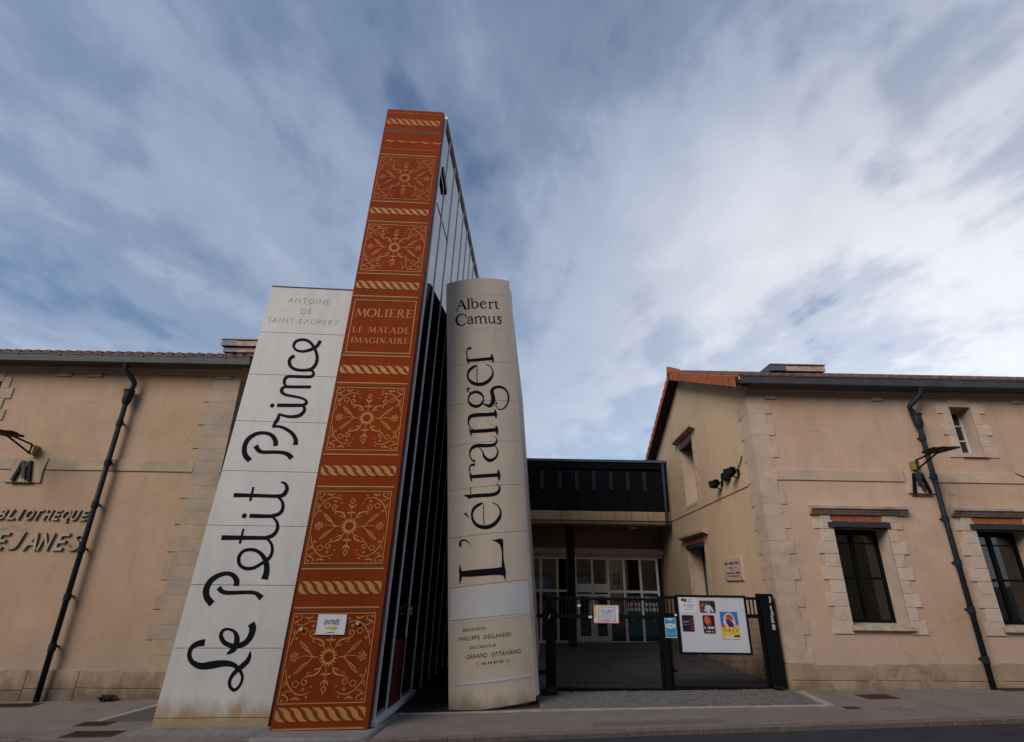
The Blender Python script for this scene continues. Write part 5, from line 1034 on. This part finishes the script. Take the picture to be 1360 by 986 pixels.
o, f = poster('paper_notice', 'small white notice with printed lines in the upper left of the board', 3.105, 3.41, 1.222, 1.452, 'paper')
mb = MB(); mb.poly(f(.14, .78), f(.26, .74), f(.30, .96), f(.14, .94)); mb.poly(f(.28, .72), f(.44, .70), f(.44, .94), f(.32, .95)); marks(mb, f, .50, .74, .82, .08, .05, 0); marks(mb, f, .50, .84, .66, .08, .05, 0); marks(mb, f, .22, .86, .46, .07, .05, 0); marks(mb, f, .36, .78, .33, .06, .05, 0); marks(mb, f, .34, .76, .17, .05, .05, 0); mb.build('lettering', 'pdark', o, kind='stuff')
o, f = poster('film_poster', 'landscape poster of a pale figure in a dark room, top row of the board', 3.462, 3.735, 1.216, 1.412, 'pbrown')
blob(o, f, 'board', [(.28, .10), (.34, .5), (.42, .62), (.48, .78), (.60, .80), (.64, .6), (.74, .5), (.90, .08), (.78, .10), (.66, .34), (.64, .02), (.44, .02), (.42, .3), (.36, .08)]); blob(o, f, 'pdark', [(.66, .9), (.98, .86), (.98, .3), (.84, .56), (.72, .62)], q=.0006); blob(o, f, 'porange', [(.08, .62), (.28, .78), (.22, .55), (.1, .5)], q=.0006); blob(o, f, 'pdark', [(.48, .62), (.60, .62), (.62, .78), (.55, .86), (.47, .78)], q=.001)
o, f = poster('film_poster', 'narrow black and maroon poster at the left of the board', 3.130, 3.335, .918, 1.175, 'pdark')
blob(o, f, 'pmaroon', [(.62, .08), (.95, .08), (.95, .9), (.72, .8), (.66, .4)])
mb = MB(); marks(mb, f, .1, .6, .55, .10, .10, .0006); marks(mb, f, .1, .62, .40, .05, .08, .0006); mb.build('lettering', 'faint', o, kind='stuff')
o, f = poster('film_poster', 'black poster with a glowing orange red face and white title, centre of the board', 3.492, 3.695, .892, 1.178, 'pdark')
blob(o, f, 'porange', [(.12, .72), (.18, .92), (.45, .97), (.62, .86), (.72, .66), (.60, .48), (.40, .46), (.22, .54)]); blob(o, f, 'red', [(.45, .97), (.62, .86), (.74, .62), (.62, .44), (.48, .6), (.56, .74)], q=.0006)
mb = MB(); marks(mb, f, .08, .92, .24, .16, .13, .001); marks(mb, f, .10, .92, .06, .09, .10, .001); mb.build('lettering', 'paper', o, kind='stuff')
o, f = poster('film_poster', 'large colourful blue and yellow poster at the right of the board', 3.800, 4.105, .805, 1.235, 'pbluesky', rnd=.003)
blob(o, f, 'yellow', [(0, 0), (1, 0), (1, .50), (.8, .54), (.5, .42), (.2, .52), (0, .50)]); blob(o, f, 'board', [(.14, .56), (.20, .82), (.36, .96), (.62, .97), (.78, .82), (.84, .58), (.74, .46), (.24, .46)], q=.0006)
blob(o, f, 'red', [(.34, .88), (.56, .92), (.74, .78), (.72, .66), (.55, .74), (.40, .76), (.30, .66)], q=.001); blob(o, f, 'purple', [(.28, .72), (.52, .74), (.70, .60), (.74, .46), (.46, .44), (.34, .56)], q=.0014); blob(o, f, 'porange', [(.0, .50), (.16, .60), (.26, .46), (.1, .40)], q=.001); blob(o, f, 'board', [(.12, .08), (.5, .16), (.95, .12), (.9, .02), (.2, .02)], q=.001); blob(o, f, 'pdark', [(.60, .12), (.98, .18), (.98, .10), (.72, .08)], q=.0016)
mb = MB(); marks(mb, f, .12, .88, .28, .10, .10, .0014); mb.build('lettering', 'porange', o, kind='stuff')
o, f = poster('paper_notice', 'blue notice with a white oval on the post left of the white board', 2.828, 3.020, .818, 1.125, 'blue', y=10.088, rnd=.002)
for a, b, c, d in ((0, .035, 0, 1), (.965, 1, 0, 1), (.035, .965, 0, .025), (.035, .965, .975, 1)): blob(o, f, 'paper', [(a, c), (b, c), (b, d), (a, d)], 'border')
blob(o, f, 'paper', [(.5+.46*math.cos(t), .60+.13*math.sin(t)) for t in [math.pi*k/10 for k in range(20)]], q=.0006); blob(o, f, 'pinkm', [(.5+.34*math.cos(t), .60+.05*math.sin(t)) for t in [math.pi*k/8 for k in range(16)]], q=.001); blob(o, f, 'paper', [(.2, .96), (.8, .96), (.68, .90), (.5, .88), (.32, .90)], q=.0006)
mb = MB(); marks(mb, f, .25, .75, .20, .03, .06, .0006); mb.build('lettering', 'paper', o, kind='stuff')
o, f = poster('paper_notice', 'white notice in a yellow and red frame tied to the left gate leaf', 1.612, 2.046, 1.024, 1.316, 'paper', y=10.10, rnd=.004)
blob(o, f, 'yellow', [(0, .35), (.10, .35), (.10, .96), (1, .96), (1, 1), (0, 1)], 'border', .0006); blob(o, f, 'red', [(.0, 0), (1, 0), (1, .6), (.975, .6), (.965, .05), (.0, .05)], 'border', .0009); blob(o, f, 'pmaroon', [(.17, .12), (.86, .12), (.86, .90), (.17, .90)], 'border', .0006); blob(o, f, 'board', [(.185, .14), (.845, .14), (.845, .88), (.185, .88)], 'sheet', .0012)
mb = MB(); marks(mb, f, .22, .48, .66, .07, .03, .002); marks(mb, f, .52, .80, .66, .07, .03, .002); marks(mb, f, .34, .70, .56, .05, .03, .002); marks(mb, f, .42, .62, .16, .04, .03, .002); mb.build('lettering', 'pdark', o, kind='stuff')
mb = MB()
for k in range(5): marks(mb, f, .26, .78, .46-.06*k, .025, .03, .002)
mb.build('small_print', 'faint', o, kind='stuff')
# ------------------------------------------------------------------ court: glazed doors, column, bridge
hall = thing('glazed_hall', 'low glazed entrance front with white grey frames at the back of the courtyard', 'entrance hall', (3, 18.2, 0))
DY = 18.2; xs = [.715, 1.253, 1.785, 2.365, 2.901, 3.41, 3.92, 4.455, 5.0]; zf = -.03
def fb(mb, a, b, c, d, y=DY, dd=.06): mb.box(a, y, c, b, y+dd, d)
for x in xs: mb = MB(); fb(mb, x-.035, x+.035, zf, 2.49); mb.build('upright', 'frame', hall)
for a, b in zip(xs, xs[1:]):
    for c, d in ((1.45, 1.52), (2.44, 2.49), (zf, zf+.10)): mb = MB(); fb(mb, a+.035, b-.035, c, d); mb.build('transom', 'frame', hall)
for i, (a, b) in enumerate(zip(xs, xs[1:])):
    a += .035; b -= .035
    dr = i in (3, 4)
    if dr:
        mb = MB(); fb(mb, a, a+.07, zf+.1, 1.40, DY-.03); fb(mb, b-.07, b, zf+.1, 1.40, DY-.03); fb(mb, a+.07, b-.07, 1.33, 1.40, DY-.03); fb(mb, a+.07, b-.07, zf+.1, zf+.24, DY-.03); d_ = mb.build('door', 'frame', hall)
        mb = MB(); mb.poly((a+.07, DY+.0, zf+.24), (b-.07, DY, zf+.24), (b-.07, DY, 1.33), (a+.07, DY, 1.33)); mb.build('pane', 'pane', d_)
        mb = MB(); mb.box(b-.12 if i == 3 else a+.08, DY-.07, .80, b-.10 if i == 3 else a+.10, DY-.05, 1.15); mb.build('handle', 'alu', d_)
        mb = MB(); fb(mb, a, b, 1.52, 1.70, DY-.01); mb.build('infill_panel', 'frame', hall); lo = 1.70
    else:
        mb = MB(); mb.poly((a, DY+.03, zf+.1), (b, DY+.03, zf+.1), (b, DY+.03, 1.45), (a, DY+.03, 1.45)); mb.build('pane', 'pane', hall); lo = 1.52
    mb = MB(); mb.poly((a, DY+.03, lo), (b, DY+.03, lo), (b, DY+.03, 2.44), (a, DY+.03, 2.44)); mb.build('pane', 'pane', hall)
mb = MB(); mb.box(.66, DY-.12, 2.595, 5.22, DY+.2, 2.77); mb.box(.66, DY-.02, 2.49, 5.22, DY+.2, 2.595); mb.build('lintel_beam', 'pinkm', hall)
mb = MB(); mb.box(.66, DY+.0, 2.77, 5.3, DY+.2, 3.42); mb.build('upper_wall', 'ceil', hall)
mb = MB()
q = [(.7, DY+.25, -.05), (5.2, DY+.25, -.05), (5.2, 23, -.05), (.7, 23, -.05)]; H_ = V((0, 0, 3.1))
for a, b in ((1, 2), (2, 3), (3, 0)): mb.poly(q[a], q[b], V(q[b])+H_, V(q[a])+H_)
mb.poly(*q); mb.poly(*[V(p)+H_ for p in q]); mb.build('room', 'wood', hall)
mb = MB(); mb.box(1.5, 21, -.04, 3.0, 21.6, 1.05); mb.build('counter', 'pmaroon', hall); mb = MB(); mb.box(3.6, 20.5, -.04, 4.6, 20.8, 1.9); mb.build('cupboard', 'pmaroon', hall)
for i, (a, b) in enumerate(((3.955, 4.42), (4.49, 4.965))):
    o = thing('window_poster', ('teal poster with red and white lettering behind the gate, left of the pair', 'teal poster with red and white lettering behind the gate, right of the pair')[i], 'poster', ((a+b)/2, DY, .3), 'teal posters inside the glazed doors')
    f = lambda x, z, q=0, a=a, b=b: V((a+(b-a)*x, DY+.022-q, .22+1.2*z))
    blob(o, f, 'teal', [(0, 0), (1, 0), (1, .97), (0, .97)], 'sheet')
    mb = MB(); [marks(mb, f, .1 if i == 0 else 0, .95, z, .10, .12, .003) for z in (.84, .70, .58)]; mb.build('lettering', 'paper', o, kind='stuff')
    mb = MB(); [marks(mb, f, .35 if i == 0 else 0, .9 if i == 0 else .35, z, .08, .14, .006) for z in (.80, .66)]; mb.build('lettering', 'red', o, kind='stuff')
    mb = MB(); [disc(mb, random.uniform(.25, .6) if i == 0 else random.uniform(.6, .85), random.uniform(.36, .5), random.uniform(.04, .09), f, .003, 7) for _ in range(5 if i == 0 else 2)]; mb.build('printed_shape', 'faint', o)
cl_ = thing('steel_column', 'twin black steel column standing in front of the glazed entrance', 'column', (2.07, 17, 0))
mb = MB(); mb.cbox(1.955, 16.93, -.03, 2.065, 17.07, 3.35, .008); mb.cbox(2.078, 16.93, -.03, 2.195, 17.07, 3.35, .008); mb.box(2.06, 16.97, -.03, 2.08, 17.03, 3.35); mb.build('shaft', 'black', cl_)
br = thing('footbridge', 'dark clad bridge over a stained concrete slab linking the buildings above the courtyard', 'bridge', (2.9, 16.8, 3.4))
BY = 16.8; bx = [.66, 1.213, 1.769, 2.307, 2.849, 3.383, 3.917, 4.438, 5.10]
for a, b in zip(bx, bx[1:]):
    for c, d in ((3.80, 4.415), (4.425, 5.08)):
        mb = MB(); mb.cbox(a+.012, BY+.0, c, b-.012, BY+.03, d, .004); mb.build('cladding_panel', 'navy', br)
for x in bx[1:-1]:
    mb = MB(); mb.box(x-.008, BY-.02, 3.8, x+.008, BY-.002, 4.42); mb.build('joint_strip', 'navy', br)
    mb = MB()
    for k in range(15): mb.box(x-.042, BY-.03, 4.43+k*.04, x-.012, BY-.004, 4.45+k*.04); mb.box(x+.012, BY-.03, 4.43+k*.04, x+.042, BY-.004, 4.45+k*.04)
    mb.build('vent_strip', 'ctop', br)
mb = MB(); mb.box(.66, BY+.031, 3.77, 5.12, BY+2.6, 5.24); mb.build('core', 'navy', br)
mb = MB(); mb.box(.62, BY-.10, 5.30, 5.20, BY+2.6, 5.375); mb.build('roof_edge', 'ctop', br)
mb = MB(); mb.box(.62, BY-.06, 5.09, 5.12, BY+.03, 5.295); mb.build('fascia_rail', 'navy', br)
x = .62
for b in (1.2, 1.75, 2.35, 3.0, 3.42, 3.95, 4.45, 5.13):
    mb = MB(); mb.cbox(x+.004, BY-.12, 3.49, b-.004, BY+.1, 3.765, .012); mb.build('fascia_block', 'fascia', br); x = b
mb = MB(); mb.cbox(.62, BY-.10, 3.37, 5.15, BY+.3, 3.484, .03); mb.build('slab_lip', 'fascid', br)
mb = MB(); mb.box(.62, BY+.1, 3.40, 5.2, BY+2.4, 3.76); mb.build('slab', 'ceil', br)
mb = MB(); mb.tube([(4.2, BY+.9, 3.40), (4.2, BY+.9, 3.36)], .10, 12); mb.build('ceiling_lamp', 'frame', br)
mb = MB(); mb.tube([(5.02, BY-.17, 5.25), (5.0, BY-.17, 3.42), (5.03, BY-.12, 3.25)], .045, 10); mb.build('downpipe', 'iron', br, smooth=True)
# court side wall behind the beige book
mb = MB(); mb.box(.60, 16.3, -.05, .66, 19, 5.2); o = mb.build('side_wall', 'cream', None, at=(.63, 16.3, 0)); tag(o, 'beige side wall of the courtyard just behind the beige book', 'wall')
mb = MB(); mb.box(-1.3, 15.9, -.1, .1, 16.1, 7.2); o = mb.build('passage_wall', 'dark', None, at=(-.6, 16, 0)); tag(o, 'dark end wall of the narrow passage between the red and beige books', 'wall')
# ------------------------------------------------------------------ the other side of the street (seen in the glass)
ob = thing('terrace_house', 'ochre house row on the other side of the street, seen mirrored in the glass', 'building', (0, -7, 0))
wins = []
OF = lambda x, z, o=0: V((x, -6.5+o, z))
for k in range(-6, 7):
    for z0, z1 in ((.9, 2.5), (4.2, 6.0), (7.3, 8.9)): wins.append((k*3.1-.55, k*3.1+.55, z0, z1))
mb = MB(); wall_mesh(mb, OF, -22, 22, -.6, 10.6, wins, .25); mb.poly((-22, -6.5, 10.6), (22, -6.5, 10.6), (22, -15, 10.6), (-22, -15, 10.6)); mb.poly((-22, -6.5, -.6), (-22, -15, -.6), (-22, -15, 10.6), (-22, -6.5, 10.6)); mb.poly((22, -6.5, -.6), (22, -15, -.6), (22, -15, 10.6), (22, -6.5, 10.6)); mb.poly((-22, -15, -.6), (22, -15, -.6), (22, -15, 10.6), (-22, -15, 10.6)); mb.build('wall', 'opp', ob)
mb = MB(); mb.box(-22.3, -6.1, 10.5, 22.3, -6.6, 10.75); mb.build('cornice', 'stone', ob)
wf = None
for a, b, c, d in wins:
    if wf is None:
        mb = MB()
        for p, q, r_, s_ in ((0, .07, 0, d-c), (b-a-.07, b-a, 0, d-c), (.5, .6, 0, d-c), (0, b-a, 0, .07), (0, b-a, d-c-.07, d-c), (0, b-a, .9, .95)): mb.box(p, -.22, r_, q, -.17, s_)
        wf = mb.build('window', 'paper', ob, at=(0, 0, 0)); wf.location = V((a, -6.5, c))-wloc(ob); base_h = d-c
        mb = MB(); mb.poly((0, -.23, 0), (b-a, -.23, 0), (b-a, -.23, d-c), (0, -.23, d-c)); pw = mb.build('added_pale_pane', 'board', wf, at=wloc(wf)); pw.data.transform(Matrix.Translation(wloc(wf)));  # pale sheets added in the windows to brighten their reflection in the library glass
    else:
        o = wf.copy(); S.collection.objects.link(o); o.location = V((a, -6.5, c))-wloc(ob); o.scale = (1, 1, (d-c)/base_h); p_ = pw.copy(); S.collection.objects.link(p_); p_.parent = o
mb = MB(); mb.poly((-40, -6.5, -.08), (40, -6.5, .0), (40, -3.3, .0), (-40, -3.3, -.08)); mb.v = [V((p.x, p.y, gz(p.x))) for p in mb.v]; struct(mb, 'far_pavement', 'pave')
